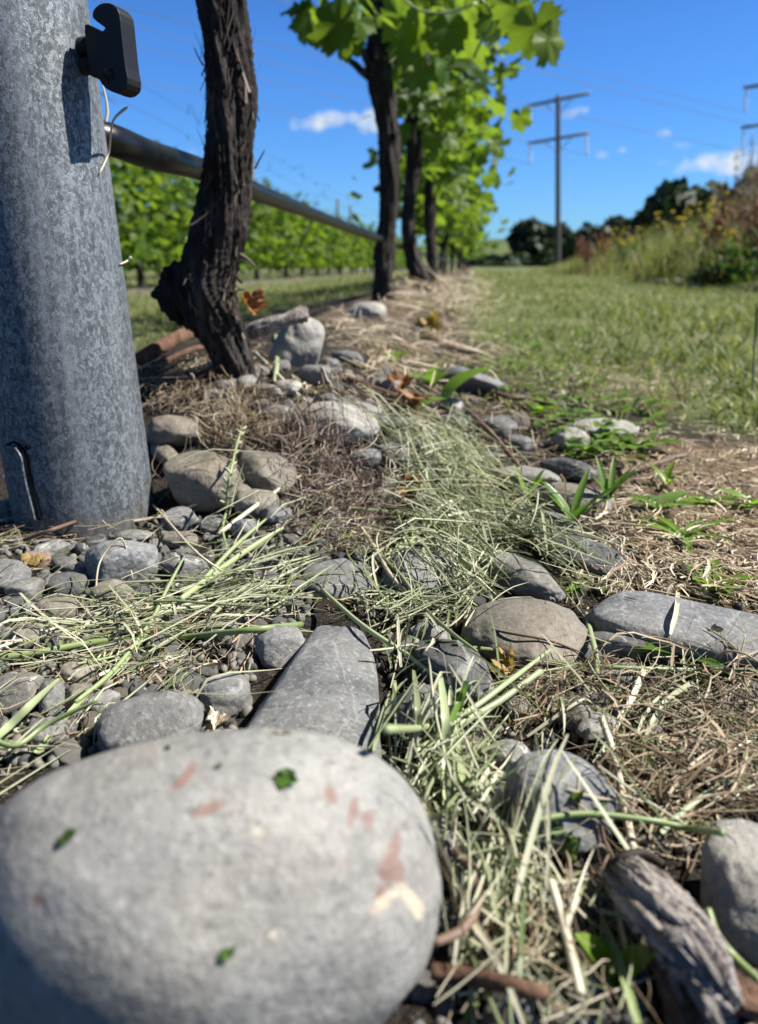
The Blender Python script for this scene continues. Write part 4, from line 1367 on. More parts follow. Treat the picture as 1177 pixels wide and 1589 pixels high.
strand([(700, 1120, .02), (712, 1090, .022), (722, 1062, .024)], 9, MAT['weed'], "grass_leaf", "short yellow green blade between the two upright cut stalks", "grass leaf", flat=True, tint=.9)
strand([(650, 1140, .014), (648, 1090, .018), (642, 1040, .02)], 10, MAT['hay'], "grass_leaf", "dull green blade standing over the rounded half hidden stone", "grass leaf", flat=True, tint=.35)
strand([(640, 1012), (760, 1020), (860, 1040), (960, 1048), (1080, 1052), (1190, 1058)], 8, g_, "grass_stalk", "long green stalk running below the domed stone and slab to the frame edge", "grass stalk", lift=.004, tint=.35)
strand([(910, 952, .006), (916, 980, .01), (924, 1012, .012), (926, 1046, .01)], 9, g_, "grass_stalk", "short bent pale stalk hanging at the left end of the slab", "grass stalk", tint=.7, taper=1.0, extra=node([.15]))
strand([(1052, 918, .01), (1049, 950, .008), (1040, 990)], 8, y_, "straw", "short pale straw leaning across the slab near the dark crumb", "straw", tint=.5, flat=True)
strand([(700, 965), (780, 985), (850, 998), (905, 1018)], 4, t_, "stalk", "thin dark stalk lying across the domed stone", "stalk", lift=.0015, tint=.3)
strand([(930, 1140), (950, 1200), (962, 1262), (975, 1330), (984, 1375)], 13, y_, "straw", "thick cream straw standing beside the chunky notched stone", "straw", lift=.008, tint=.8, taper=.8)
strand([(1000, 1052), (980, 1100), (952, 1150), (930, 1195)], 9, y_, "straw", "white shredded straw leaning behind the thick cream straw", "straw", lift=.006, tint=1.0, flat=True)
strand([(1070, 1090), (1030, 1120), (1010, 1150), (998, 1178)], 8, MAT['hay'], "grass_leaf", "grey green bent blade above the brown straw tangle", "grass leaf", lift=.01, tint=.55, flat=True)
strand([(1070, 1170), (1110, 1178), (1160, 1186)], 9, y_, "straw", "short white straw lying level in the brown tangle near the frame edge", "straw", lift=.006, tint=1.0, taper=.9)
strand([(1020, 1340), (1060, 1300), (1110, 1262)], 9, MAT['hay'], "grass_leaf", "green blade pointing up from the weathered root's top", "grass leaf", lift=.012, tint=.4, flat=True)
strand([(820, 1348), (900, 1336), (1000, 1346), (1060, 1358), (1108, 1374)], 11, g_, "grass_stalk", "green stalk stretched over the top end of the weathered root", "grass stalk", lift=.018, tint=.25, taper=.9)
strand([(1098, 1410, .01), (1112, 1450, .01), (1140, 1485, .01), (1182, 1525, .01)], 14, g_, "grass_stalk", "green jointed stalk lying between weathered root and round pale stone", "grass stalk", lift=.006, tint=.35, extra=node([.3, .7]), taper=1.0)
strand([(935, 1432, .01), (955, 1480, .014), (972, 1530, .014), (990, 1590, .01)], 15, g_, "grass_stalk", "blurred green stalk in front of the two leaved seedling", "grass stalk", tint=.4, flat=True, taper=.8)
strand([(850, 1418), (868, 1480), (882, 1540), (895, 1600)], 16, y_, "straw", "blurred broad cream straw left of the two leaved seedling", "straw", lift=.012, tint=.9, taper=.9)
strand([(-20, 1220), (20, 1180), (60, 1140), (100, 1098)], 14, g_, "grass_stalk", "blurred pale blade at the frame edge above the largest stone", "grass stalk", lift=.014, tint=.85, flat=True)
strand([(-20, 1180), (30, 1200), (80, 1166), (160, 1128)], 9, g_, "grass_stalk", "yellow green stalk hugging the upper edge of the largest stone", "grass stalk", lift=.012, tint=.4)
strand([(150, 940), (158, 885), (190, 850), (205, 900), (208, 912)], 3, y_, "straw", "hair thin straw arching over the largest blue grey stone", "straw", lift=.006, tint=.4)
strand([(0, 820), (60, 812), (140, 822), (230, 818), (320, 790)], 6, y_, "straw", "pale straw skirting the foot of the post", "straw", lift=.006, tint=.8)
strand([(40, 856), (90, 838), (130, 822)], 6, t_, "twig", "brown twig stalk pointing at the post foot among dark straw", "twig", lift=.008, tint=.7)
strand([(340, 846), (400, 800), (452, 762), (470, 752)], 7, y_, "straw", "pale straw pointing from the pebbles to the dark gap under the thatch", "straw", lift=.008, tint=.9)
strand([(200, 770), (240, 800), (300, 870), (345, 905)], 4, y_, "straw", "thin straw falling from the post foot past the tan pebble", "straw", lift=.008, tint=.7)
strand([(585, 870), (620, 905), (660, 960), (700, 1000), (740, 1030)], 6, MAT['hay'], "grass_stalk", "dark green stalk sloping from the thatch to the glossy dark stone", "grass stalk", lift=.006, tint=.35)
strand([(560, 830), (585, 868), (605, 905), (640, 945)], 7, y_, "straw", "dirty pale straw bundle below the thatch, over the flat grey stone", "straw", lift=.006, tint=.4)
strand([(540, 800), (620, 808), (690, 812)], 7, g_, "grass_stalk", "level pale green stalk on the hay slope below the thatch", "grass stalk", lift=.006, tint=.6)
strand([(612, 800), (626, 850), (648, 890), (680, 915)], 4, MAT['hay'], "grass_stalk", "curled thin stalk looping over the flat half covered stone", "grass stalk", lift=.012, tint=.3)
strand([(700, 1380), (733, 1412), (738, 1462), (715, 1506), (672, 1528)], 17, t_, "twig", "curved brown twig hooked round the largest stone's side", "twig", lift=.014, tint=.9, taper=.8)
strand([(668, 1552), (720, 1560), (790, 1575), (850, 1592)], 28, MAT['redbark'], "stick", "thick reddish brown stick at the bottom beside the largest stone", "stick", lift=.010, tint=.9, taper=.9)
strand([(722, 1270), (738, 1310), (760, 1355)], 11, t_, "twig", "dark straight twig poking out of the clippings below the notched stone", "twig", lift=.012, tint=.2)
strand([(672, 640, .0), (720, 636, .04), (752, 662, .06), (780, 692, .05), (806, 724, .0)], 9, t_, "stem", "arching brown dead stem over the hay right of the lime leaf", "dead stem", tint=.6, lift=.004)
strand([(540, 598), (590, 618), (650, 636)], 10, MAT['redbark'], "stick", "red brown stick lying behind the pale mound stone", "stick", tint=.5, lift=.008)
strand([(640, 516), (690, 546), (760, 560)], 9, t_, "stick", "grey brown stick lying on the ridge hay beyond the weeds", "stick", tint=.9, lift=.012)
strand([(740, 612), (790, 628), (860, 640)], 8, t_, "stick", "thin brown stick under the weeds right of the dark fronted stone", "stick", tint=.8, lift=.01)
strand([(960, 745), (1010, 732), (1070, 712)], 12, t_, "stick", "short dark stick on the pale dry grass", "stick", tint=.5, lift=.006)
strand([(416, 700), (440, 672), (470, 655), (506, 640)], 3, t_, "twig", "thin dark tendril curling over the pale mound stone", "twig", tint=.0, lift=.005)
strand([(218, 592), (262, 566), (300, 545), (328, 532)], 20, MAT['redbark'], "stick", "thick peeling reddish stick leaning on the first vine from the post", "stick", lift=.022, tint=.6)
strand([(222, 604), (262, 578), (300, 560), (322, 556)], 11, MAT['redbark'], "stick", "thinner red stick lying under the thick peeling one", "stick", lift=.012, tint=.8)
_D = hit(463, 588)[1] + .02
C = catmull([at_y(x, y, _D + dd) for x, y, dd in [(374, 524, .01), (402, 510, 0), (432, 500, -.005), (462, 490, .0), (474, 487, .012)]], 60); a = Acc()
V, Q, T = tube(C, np.interp(np.linspace(0, 1, 60), [0, .3, .6, .85, 1], [.8, 1.0, .8, 1.1, .5]) * 11 * _D / F, 20, trunk_disp(np.random.default_rng(3), 5, .25, 1, 3, .2)); a.add(V - C[0], Q, T, .8)
tag(obj("stick", a.mesh("stick"), MAT['driftwood'], None, C[0]), "weathered wood piece lying on the big square shouldered stone", "stick")
strand([(300, 605), (320, 590), (336, 605)], 5, MAT['redbark'], "twig", "short red twig poking from straw before the first vine", "twig", lift=.01, tint=.9)
strand([(395, 545, .02), (430, 580, .02), (462, 612, .01), (480, 628)], 6, y_, "straw", "pale straw slanting past the first vine's foot", "straw", tint=.7)
strand([(428, 520, .03), (430, 560, .03), (426, 592, .01)], 7, g_, "grass_stalk", "upright pale stalk before the big square shouldered stone", "grass stalk", tint=.8)
# seed heads
strand([(352, 792, .02), (353, 762, .028), (360, 725, .034), (368, 690, .036), (376, 664, .036)], 4, g_, "ryegrass_spike", "upright pale green ryegrass seed spike in front of the brownish stones", "grass spike", tint=.85, extra=seedhead(0, 17, 5.0))
strand([(352, 792, .02), (346, 820, .014), (352, 850, .01)], 4, g_, "grass_stalk", "short stalk from which the ryegrass seed spike leans", "grass stalk", tint=.5)
strand([(-40, 1040), (0, 1026), (50, 1008), (100, 990)], 5, y_, "grass_spike", "cream bristly seed head at the frame edge over striped pebble", "grass spike", lift=.007, tint=.95, extra=seedhead(34, 14, 4.5))
strand([(48, 816, .01), (60, 806, .012), (72, 802, .014)], 4, MAT['ochre'], "grass_spike", "small orange bristled seed head at the foot of the post", "grass spike", tint=.8, extra=seedhead(26, 9, 3.2))
strand([(600, 868, .01), (630, 845, .014), (660, 820, .016), (690, 800, .016)], 5, g_, "grass_spike", "pale nodding seed head on the hay slope above the flat stone", "grass spike", tint=.9, extra=seedhead(0, 14, 5.5))
strand([(120, 1030, .004), (180, 1018, .006), (240, 1000, .008)], 4, g_, "grass_spike", "green feathery seed head lying on the bright green stalk", "grass spike", tint=.6, extra=seedhead(8, 12, 4.5))

# straw bits stuck to the post
def on_post(pl, w, mat, name, label, lift=.002, tint=.8):
    P = []
    for x, y, l in pl:
        p, n_ = post_pt(x, y, l); P.append(p)
    C = catmull(P, 20); a = Acc()
    V, Q, T = tube(C, np.interp(np.linspace(0, 1, 20), [0, .7, 1], [.5, 1, 1.2]) * w / 2 * .47 / F, 6); a.add(V, Q, T, tint)
    o = obj(name, a.mesh(name, C[0]), mat, None, C[0]); return tag(o, label, "straw")
P = [post_pt(152, 270, .0012)[0], post_pt(162, 236, .003)[0], at_d(173, 200, .485), at_d(178, 184, .482), at_d(190, 172, .48), at_d(199, 166, .48)]
C = catmull(P, 26); a = Acc()
V, Q, T = tube(C, np.interp(np.linspace(0, 1, 26), [0, .7, .9, 1], [.5, .8, 1.0, .4]) * .0011, 6); a.add(V, Q, T, .7)
o = obj("straw", a.mesh("straw", C[0]), y_, None, C[0]); tag(o, "dry split straw caught on the post under the black hook", "straw")
on_post([(157, 130, .002), (160, 150, .003), (161, 172, .003), (163, 190, .001)], 5, y_, "straw", "thin straw hanging against the post straight below the black hook")
on_post([(184, 410, .0012), (192, 405, .003), (202, 399, .006)], 5, y_, "straw", "tiny pale straw chip stuck half way down the post's edge")

# ------------------------------------------------------------------ weathered root, bottom
k = np.linalg.norm(see(1040, 1450) - CAM)
def near_path(pl, n):
    P = np.array([CAM + ray(x, y) * (np.linalg.norm(see(x, y) - CAM) - l) for x, y, l in pl]); return catmull(P, n)
rg = np.random.default_rng(41)
a = Acc()
C = near_path([(955, 1345, .012), (985, 1378, .02), (1030, 1425, .026), (1068, 1470, .026), (1100, 1515, .022), (1138, 1562, .014)], 140)
kk = np.array([(c - CAM) @ FW for c in C]) / F
ru = np.interp(np.linspace(0, 1, 140), [0, .08, .3, .6, .8, 1], [13, 24, 38, 42, 30, 16]) * kk
V, Q, T = tube(C, ru, 120, trunk_disp(rg, 8, .42, .9, 3, .2)); root_o = C[0]
a.add(V, Q, T)
rme = a.mesh("weathered_root", root_o)
def fibre(me, n, seg, ln):
    th = np.tile(np.arange(seg) * 2 * math.pi / seg, n); s01 = np.repeat(np.linspace(0, 1, n), seg)
    for nm, arr in (("fx", np.cos(th + 1.1 * s01)), ("fy", np.sin(th + 1.1 * s01)), ("fz", s01 * ln)):
        arr = np.concatenate([arr, [0, 0]]).astype(np.float32)
        me.attributes.new(nm, 'FLOAT', 'POINT').data.foreach_set("value", arr)
fibre(rme, 140, 120, .55)
rt = obj("weathered_root", rme, MAT['rootwood'], None, root_o)
tag(rt, "split grey weathered root with brown forked ends lying by the round pale stone", "root")
for pl, r0 in [([(1030, 1450, .016), (1045, 1500, .014), (1060, 1560, .008), (1070, 1610, .004)], 26), ([(1072, 1450, .03), (1066, 1480, .028), (1085, 1535, .02), (1120, 1600, .01)], 15), ([(1100, 1500, .018), (1130, 1535, .014), (1185, 1562, .006)], 26), ([(1020, 1440, .03), (1045, 1455, .034), (1075, 1446, .034)], 12), ([(948, 1350, .016), (1000, 1385, .03), (1060, 1440, .034), (1100, 1500, .03), (1130, 1545, .02)], 9), ([(965, 1342, .018), (1030, 1390, .032), (1085, 1440, .034), (1120, 1490, .026)], 8), ([(1050, 1475, .02), (1052, 1530, .014), (1078, 1600, .006)], 12), ([(1110, 1480, .02), (1128, 1520, .016), (1150, 1555, .008)], 12)]:
    C = near_path(pl, 50); kk = np.array([(c - CAM) @ FW for c in C]) / F
    a = Acc(); V, Q, T = tube(C, np.interp(np.linspace(0, 1, 50), [0, .2, .8, 1], [.7, 1, .9, .5]) * r0 * kk, 36, trunk_disp(rg, 6, .34, .8, 5, .2)); a.add(V - root_o, Q, T)
    fme = a.mesh("fork"); fibre(fme, 50, 36, .4); obj("fork", fme, MAT['redbark'] if r0 == 26 else MAT['rootwood'], rt)
C = near_path([(946, 1352, .016), (965, 1330, .026), (1000, 1324, .028), (1030, 1342, .022)], 26)
a = Acc(); V, Q, T = tube(C, 6.5 * (C[0] - CAM) @ FW / F, 10, trunk_disp(rg, 5, .2, 1, 3, .1)); a.add(V - root_o, Q, T)
obj("curled_bark", a.mesh("curled_bark"), MAT['shred'], rt)

# ------------------------------------------------------------------ leaves lying about, weeds
def leaf_blade(base_, direc, nrm, L, W_, bend=.3, n=10, curl=.3, prof=None):
    t = np.linspace(0, 1, n)
    direc = direc / np.linalg.norm(direc); nrm = nrm - direc * (nrm @ direc); nrm /= np.linalg.norm(nrm)
    C = base_ + direc * L * t[:, None] - nrm * (bend * L * t ** 2)[:, None]
    w = W_ / 2 * (np.sin(math.pi * np.clip(t, 0, 1) ** .8) ** .8 + .06 * (1 - t)) if prof is None else W_ / 2 * np.interp(t, prof[0], prof[1])
    T_ = np.gradient(C, axis=0); T_ /= np.linalg.norm(T_, axis=1)[:, None]
    S_ = np.cross(T_, nrm); S_ /= np.linalg.norm(S_, axis=1)[:, None]; N_ = np.cross(S_, T_)
    cols = []
    for u in (-1, -.5, 0, .5, 1):
        cols.append(C + S_ * (u * w)[:, None] + N_ * (curl * (abs(u) ** 1.5) * w)[:, None])
    V = np.stack(cols, 1).reshape(-1, 3)
    i, j = np.meshgrid(np.arange(n - 1), np.arange(4), indexing='ij'); i, j = i.ravel(), j.ravel()
    return V, np.stack([i * 5 + j, i * 5 + j + 1, (i + 1) * 5 + j + 1, (i + 1) * 5 + j], -1)


def weed(px, py, n, Lpx, Wpx, mat, label, cat="weed", name="weed", seed=0, up=.7, bend=.35, group=None, prof=None):
    rg = np.random.default_rng(seed or int(px + py))
    g = see(px, py); k = (g - CAM) @ FW / F
    o = empty(name, g, label, cat, group)
    for i in range(n):
        a = Acc()
        az = i * 2.4 + rg.uniform(-.5, .5); u = up + rg.normal(0, .18)
        d = np.array([math.cos(az), math.sin(az), u])
        V, Q = leaf_blade(np.zeros(3) + rg.normal(size=3) * np.array([1, 1, 0]) * 2 * k, d, np.array([-math.cos(az) * u, -math.sin(az) * u, 1.0]), Lpx * k * rg.uniform(.65, 1.1), Wpx * k * rg.uniform(.75, 1.1), bend * rg.uniform(.6, 1.5), 10, .35, prof)
        a.add(V, Q, None, rg.uniform(0, 1))
        obj("leaf", a.mesh("leaf"), mat, o)
    return o


W_, L_ = MAT['weed'], MAT['lime']
weed(1108, 915, 7, 70, 26, L_, "bright lanceolate leaved weed growing from the tan dry grass behind the slab", up=.9)
weed(1060, 1020, 6, 95, 30, W_, "broad leaved weed with striped leaves lying on the slab's front edge", up=.25, seed=7)
weed(1060, 838, 8, 85, 15, L_, "spreading bright green grassy weed amid the tan dry grass", up=.7)
weed(1020, 790, 5, 70, 28, W_, "broad leaved weed next to the tan dry grass, behind the spreading grassy one", up=.6)
weed(1105, 785, 5, 55, 22, L_, "small two tone weed near the frame edge in the dry grass", up=.8)
weed(1165, 790, 6, 60, 20, L_, "bright weed at the frame edge behind the tan dry grass", up=.8)
weed(888, 812, 7, 92, 15, W_, "upright grassy shoot with wide blades in front of the tan loaf shaped stone", up=1.5, bend=.2)
weed(820, 775, 5, 62, 12, L_, "upright grassy shoot beside the flat pale stone", up=2.0, bend=.15)
weed(945, 775, 6, 75, 13, W_, "tall grassy shoot right of the tan loaf shaped stone", up=2.0, bend=.15)
weed(925, 905, 6, 70, 16, L_, "low sprawling green weed left of the slab's far edge", up=.35)
weed(1035, 755, 4, 50, 14, L_, "tiny upright weed on the pale dry grass by the short dark stick", up=1.5)
weed(640, 640, 4, 60, 30, W_, "round leaved green seedling on the ridge behind the red brown stick", up=.9)
weed(670, 600, 5, 52, 26, W_, "leafy seedling standing just left of the curled lime leaf", up=1.2)
weed(612, 560, 4, 44, 24, L_, "pale green seedling on the ridge hay, farthest of the ridge seedlings", up=.8)
weed(955, 1525, 2, 120, 62, L_, "two leaved bright green seedling left of the weathered root", cat="seedling", name="seedling", up=1.6, bend=.2, seed=12)
weed(990, 700, 7, 66, 20, W_, "low weed clump at the turf edge above the tan dry grass", up=.8)
weed(912, 700, 7, 52, 22, L_, "bright low weed clump between the pale stones near the turf", up=.7)
weed(838, 640, 7, 46, 20, L_, "bright weed clump beyond the dark fronted angular stone", up=.8)
weed(985, 1160, 3, 46, 16, L_, "tiny lime sprout deep in the brown straw tangle", up=.7)
weed(690, 1110, 3, 40, 26, W_, "little dark leaf sprig under the upright cut stalks", up=.5)
weed(130, 1020, 3, 40, 18, MAT['weed'], "small dark green leaf sprig below the bright green stalk", up=.3)

# the curled lime leaf
g = see(690, 632); kk = (g - CAM) @ FW / F
o = empty("curled_leaf", g, "large curled lime green leaf glowing in the sun on the mound", "leaf")
a = Acc(); V, Q = leaf_blade(np.array([-.3, 0, 1.0]) * 8 * kk, np.array([.42, -.05, 1.0]), np.array([-1.0, -.3, .42]), 78 * kk, 40 * kk, .7, 14, .3); a.add(V, Q, None, .9); obj("blade", a.mesh("blade"), L_, o)
a = Acc(); V, Q, T = tube(np.array([[0, 0, -.002], [-2 * kk, 0, 9 * kk]]), 2.5 * kk, 6); a.add(V, Q, T, .5); obj("stalk", a.mesh("stalk"), MAT['stem_g'], o)


def dead_leaf(px, py, wpx, mat, label, seed, up=.02, tilt=.6, lift=3, tmpl=LT_NEAR, crump=.18, y=None):
    rg = np.random.default_rng(seed)
    g = see(px, py) if y is None else at_y(px, py, y); k = (g - CAM) @ FW / F
    V, Q, T = tmpl[seed % len(tmpl)]
    V = V.copy(); V[:, 2] += crump * np.abs(V[:, 0]) * 2 + crump * fbm(V * 5 + seed, 3, seed)
    n_ = np.array([rg.normal() * tilt, -abs(rg.normal()) * tilt, 1.0]); n_ /= np.linalg.norm(n_)
    d = rg.normal(size=3); d -= n_ * (d @ n_); d /= np.linalg.norm(d)
    Wd = (V[:, :1] * np.cross(d, n_) + V[:, 1:2] * d + V[:, 2:] * n_) * wpx * k
    Wd[:, 2] += -Wd[:, 2].min() + lift * k * .3
    a = Acc(); a.add(Wd, Q, T, rg.uniform(.3, 1))
    return tag(obj("fallen_leaf", a.mesh("fallen_leaf"), mat, None, g), label, "leaf")


dead_leaf(391, 490, 40, MAT['rust'], "orange brown dead leaf caught on the first vine's trunk beside its foot", 3, crump=.35, y=y1 - .01)
dead_leaf(648, 648, 42, MAT['rust'], "rusty dead leaf standing at the end of the arching brown stem", 8, tilt=1.4, crump=.5)
dead_leaf(620, 606, 40, MAT['rust'], "red brown dead leaf behind the leafy seedling", 12, crump=.3)
dead_leaf(668, 528, 46, MAT['ochre'], "tan dead leaf standing on the ridge hay", 5, tilt=1.5, crump=.4)
dead_leaf(786, 1050, 50, MAT['ochre'], "ochre curled leaf lying beneath the domed stone", 9, crump=.4)
dead_leaf(640, 772, 48, MAT['rust'], "brown dead leaf at the edge of thatch and hay slope", 15, tilt=1.0, crump=.4)
dead_leaf(886, 1328, 95, MAT['bush'], "crumpled dark green leaf below the chunky notched stone", 21, crump=.55)
dead_leaf(340, 1132, 36, MAT['tan'], "pinkish tan dried leaf between long stone and largest stone", 23, crump=.35)
dead_leaf(55, 875, 34, MAT['ochre'], "pale tan dead leaf by the flat rusty pebble", 25, crump=.2)


def bit(px, py, wpx, hpx, mat, label, seed, name="leaf_fragment", cat="leaf fragment", ang=0, tint=.3):
    rg = np.random.default_rng(seed)
    h0 = see(px, py); k = (h0 - CAM) @ FW / F
    n = 9; th = np.linspace(0, 2 * math.pi, n, endpoint=False) + rg.uniform(0, .4, n)
    r = rg.uniform(.55, 1.15, n)
    u, v = np.cos(th) * r * wpx / 2 * k, np.sin(th) * r * hpx / 2 * k
    ca, sa = math.cos(R(ang)), math.sin(R(ang))
    X_ = np.array([1.0, 0, 0]); 
    Y_ = np.array([0, .62, .78])
    Z_ = np.cross(X_, Y_)
    P = (u * ca - v * sa)[:, None] * X_ + (u * sa + v * ca)[:, None] * Y_ + (rg.uniform(.0, .25, n) * wpx * k)[:, None] * Z_
    Vv = np.vstack([P, [0, 0, 0], P - Z_ * .0004, -Z_ * .0004])
    j = np.arange(n); q = (j + 1) % n
    Tt = np.vstack([np.stack([np.full(n, n), j, q], -1), np.stack([np.full(n, 2 * n + 1), n + 1 + q, n + 1 + j], -1)])
    Qq = np.stack([j, n + 1 + j, n + 1 + q, q], -1)
    a = Acc(); a.add(Vv + Z_ * .0012, Qq, Tt, tint)
    return tag(obj(name, a.mesh(name, smooth=False), mat, None, h0), label, cat)


bit(447, 1206, 44, 34, MAT['weed'], "torn dark green leaf fragment on top of the largest stone", 3)
bit(108, 1298, 16, 38, MAT['bush'], "small olive leaf fragment near the shaded side of the largest stone", 5, ang=-35)
bit(358, 1478, 22, 32, MAT['weed'], "tiny green leaf fragment low on the largest stone's face", 6, ang=-40)
bit(262, 1160, 12, 10, MAT['bush'], "speck of leaf on the upper rim of the largest stone", 8)
bit(342, 1187, 10, 9, MAT['bush'], "dark leaf speck left of the torn green fragment", 9)
bit(720, 1000, 34, 26, MAT['bush'], "dark leaf scrap clinging to the glossy dark stone", 11)
bit(1108, 976, 22, 18, MAT['crumb'], "small black crumb lying on the blue grey slab", 12, name="crumb", cat="crumb", tint=0)
bit(418, 1130, 20, 6, MAT['straw'], "pale straw splinter on the long blue grey stone", 14, name="splinter", cat="straw splinter", ang=-20, tint=.9)
bit(440, 1136, 30, 5, MAT['straw'], "second pale splinter crossing the one on the long stone", 15, name="splinter", cat="straw splinter", ang=-8, tint=.95)

# ------------------------------------------------------------------ uncountable litter
cl = np.array([[c[0], c[1], c[2], c[3], R(-c[4]), c[5]] for c in CLEAR])


def keep_off(px, py, rg, k=1.0):
    dx, dy = px - cl[:, 0], py - cl[:, 1]
    c, s = np.cos(cl[:, 4]), np.sin(cl[:, 4])
    u, v = (dx * c + dy * s) / (cl[:, 2] * .97), (-dx * s + dy * c) / (cl[:, 3] * .97)
    ins = u * u + v * v < 1
    if not ins.any(): return False
    return rg.random() < cl[ins, 5].max() * k


def on_big(px, py):
    dx, dy = px - cl[0, 0], py - cl[0, 1]
    c, s = math.cos(cl[0, 4]), math.sin(cl[0, 4])
    return ((dx * c + dy * s) / cl[0, 2]) ** 2 + ((-dx * s + dy * c) / cl[0, 3]) ** 2 < 1.0


def inpoly(x, y, poly):
    r = False; j = len(poly) - 1
    for i in range(len(poly)):
        if (poly[i][1] > y) != (poly[j][1] > y) and x < (poly[j][0] - poly[i][0]) * (y - poly[i][1]) / (poly[j][1] - poly[i][1]) + poly[i][0]: r = not r
        j = i
    return r


def hull_z(s, z):
    """upper hull of heights along a strand: a stiff straw bridges the hollows"""
    n = len(s); st_ = []
    for i in range(n):
        while len(st_) >= 2 and (z[st_[-1]] - z[st_[-2]]) * (s[i] - s[st_[-2]]) <= (z[i] - z[st_[-2]]) * (s[st_[-1]] - s[st_[-2]]): st_.pop()
        st_.append(i)
    return np.interp(s, s[st_], z[st_])


WK = .68


def litter(acc, poly, cnt, ln, wd, mean, spread, lift=.006, curve=.25, flat=.6, tint=(0, 1), stiff=.6, rg=None, layers=1.0, tilt=.0, sect=6):
    """poly in photo pixels; mean/spread: image-plane direction in degrees, measured anticlockwise from the right"""
    xs = [p[0] for p in poly]; ys = [p[1] for p in poly]
    got = tries = 0
    while got < cnt and tries < cnt * 8:
        tries += 1
        px, py = rg.uniform(min(xs), max(xs)), rg.uniform(min(ys), max(ys))
        if not inpoly(px, py, poly): continue
        px += rg.normal(0, 20); py += rg.normal(0, 10)
        if keep_off(px, py, rg): continue
        g = hit(px, py)
        d = ray(px, py); el = math.asin(max(.08, -d[2]))
        az = R(mean + rg.normal(0, spread))
        psi = math.atan2(math.sin(az) / max(.3, math.sin(el)), math.cos(az))
        L = rg.uniform(*ln)
        if rg.random() < .3: L *= .55
        n = sect
        s = np.linspace(-.5, .5, n) * L
        cv = rg.normal(0, curve) / L if L > .01 else 0
        th = psi + cv * s * 2
        x = g[0] + np.cumsum(np.cos(th)) * L / n - np.cos(th).sum() * L / n / 2
        y = g[1] + np.cumsum(np.sin(th)) * L / n - np.sin(th).sum() * L / n / 2
        z = np.array([surf(a_, b_) for a_, b_ in zip(x, y)])
        if any(on_big(*pix((x[q], y[q], z[q] + .004))) for q in range(n)): continue
        if any(keep_off(*pix((x[q], y[q], z[q])), rg, .62) for q in (0, n // 2, n - 1)): continue
        got += 1
        zh = hull_z(s, z)
        z = z * (1 - stiff) + zh * stiff
        if stiff > .8: z[1:-1] = np.maximum(z[1:-1], .5 * (z[:-2] + z[2:]))
        z = np.maximum(z, zh - .006) + .0006 + rg.random() ** 1.6 * lift * layers + tilt * rg.normal() * s
        P = np.stack([x, y, z], -1)
        w = (wd[0] + (wd[1] - wd[0]) * rg.random() ** 1.5) / 2 * WK
        f = np.linspace(0, 1, n)
        prof = np.clip(np.interp(f, [0, .1, .7, 1], [.7, 1, .85, .25]), 0, 1) * w
        if rg.random() < flat:
            nr = np.array([rg.normal() * .6, rg.normal() * .6, 1.0])
            V, Q = ribbon(P, prof, nr, rg.uniform(.1, .6)); acc.add(V, Q, None, rg.uniform(*tint))
        else:
            V, Q, T = tube(P, prof * .8, 4, None, False); acc.add(V, Q, None, rg.uniform(*tint))


rg = np.random.default_rng(2024)
hay = Acc()
# band of clippings over the pebble bed
litter(hay, [(0, 985), (120, 960), (300, 905), (470, 880), (500, 960), (470, 1010), (300, 1010), (120, 1030), (0, 1045)], 150, (.03, .11), (.001, .003), 8, 20, .010, .14, .7, (.15, 1), stiff=.95, rg=rg)
litter(hay, [(260, 800), (470, 770), (600, 900), (540, 960), (300, 960)], 110, (.03, .09), (.0008, .0024), 25, 30, .010, .14, .6, (.1, 1), stiff=.95, rg=rg)
litter(hay, [(0, 1040), (300, 1010), (430, 1040), (330, 1150), (0, 1200)], 55, (.02, .08), (.0008, .0024), 35, 34, .009, .14, .6, (.15, 1), stiff=.95, rg=rg)
litter(hay, [(0, 820), (250, 830), (260, 960), (0, 960)], 50, (.02, .07), (.0005, .0016), 15, 30, .006, .14, .5, (.1, .8), stiff=.95, rg=rg)
# hay slope to the right of the thatch
litter(hay, [(640, 700), (720, 700), (860, 830), (890, 910), (760, 940), (660, 900), (620, 800)], 760, (.025, .10), (.0009, .0032), -38, 33, .022, .14, .65, (.2, 1), stiff=.95, rg=rg, layers=1.3)
litter(hay, [(480, 640), (720, 660), (780, 740), (600, 720)], 260, (.03, .10), (.001, .0026), -18, 22, .016, .14, .6, (.2, 1), stiff=.95, rg=rg)
litter(hay, [(560, 830), (900, 850), (900, 960), (760, 1010), (540, 960)], 260, (.025, .08), (.0008, .0026), -12, 45, .014, .14, .6, (.1, 1), stiff=.95, rg=rg)
# upright bunch right of the largest stone
litter(hay, [(560, 960), (740, 960), (760, 1100), (740, 1300), (660, 1270), (580, 1200)], 115, (.02, .07), (.0008, .0030), 62, 48, .016, .14, .7, (.1, 1), stiff=.95, rg=rg, layers=1.2)
litter(hay, [(640, 1180), (780, 1200), (820, 1350), (860, 1420), (700, 1500), (680, 1300)], 190, (.018, .06), (.0008, .0032), 40, 50, .016, .14, .6, (.05, 1), stiff=.95, rg=rg, layers=1.2)
litter(hay, [(660, 1380), (960, 1380), (980, 1610), (660, 1610)], 60, (.018, .055), (.0008, .003), 50, 60, .014, .14, .6, (.1, 1), stiff=.95, rg=rg)
litter(hay, [(740, 1020), (1177, 1040), (1200, 1200), (900, 1180), (760, 1110)], 130, (.02, .08), (.0006, .0022), 12, 40, .010, .14, .6, (.1, 1), stiff=.95, rg=rg)
litter(hay, [(880, 1150), (1200, 1180), (1200, 1330), (950, 1350)], 70, (.02, .06), (.0006, .002), 20, 50, .014, .14, .6, (.1, 1), stiff=.95, rg=rg)
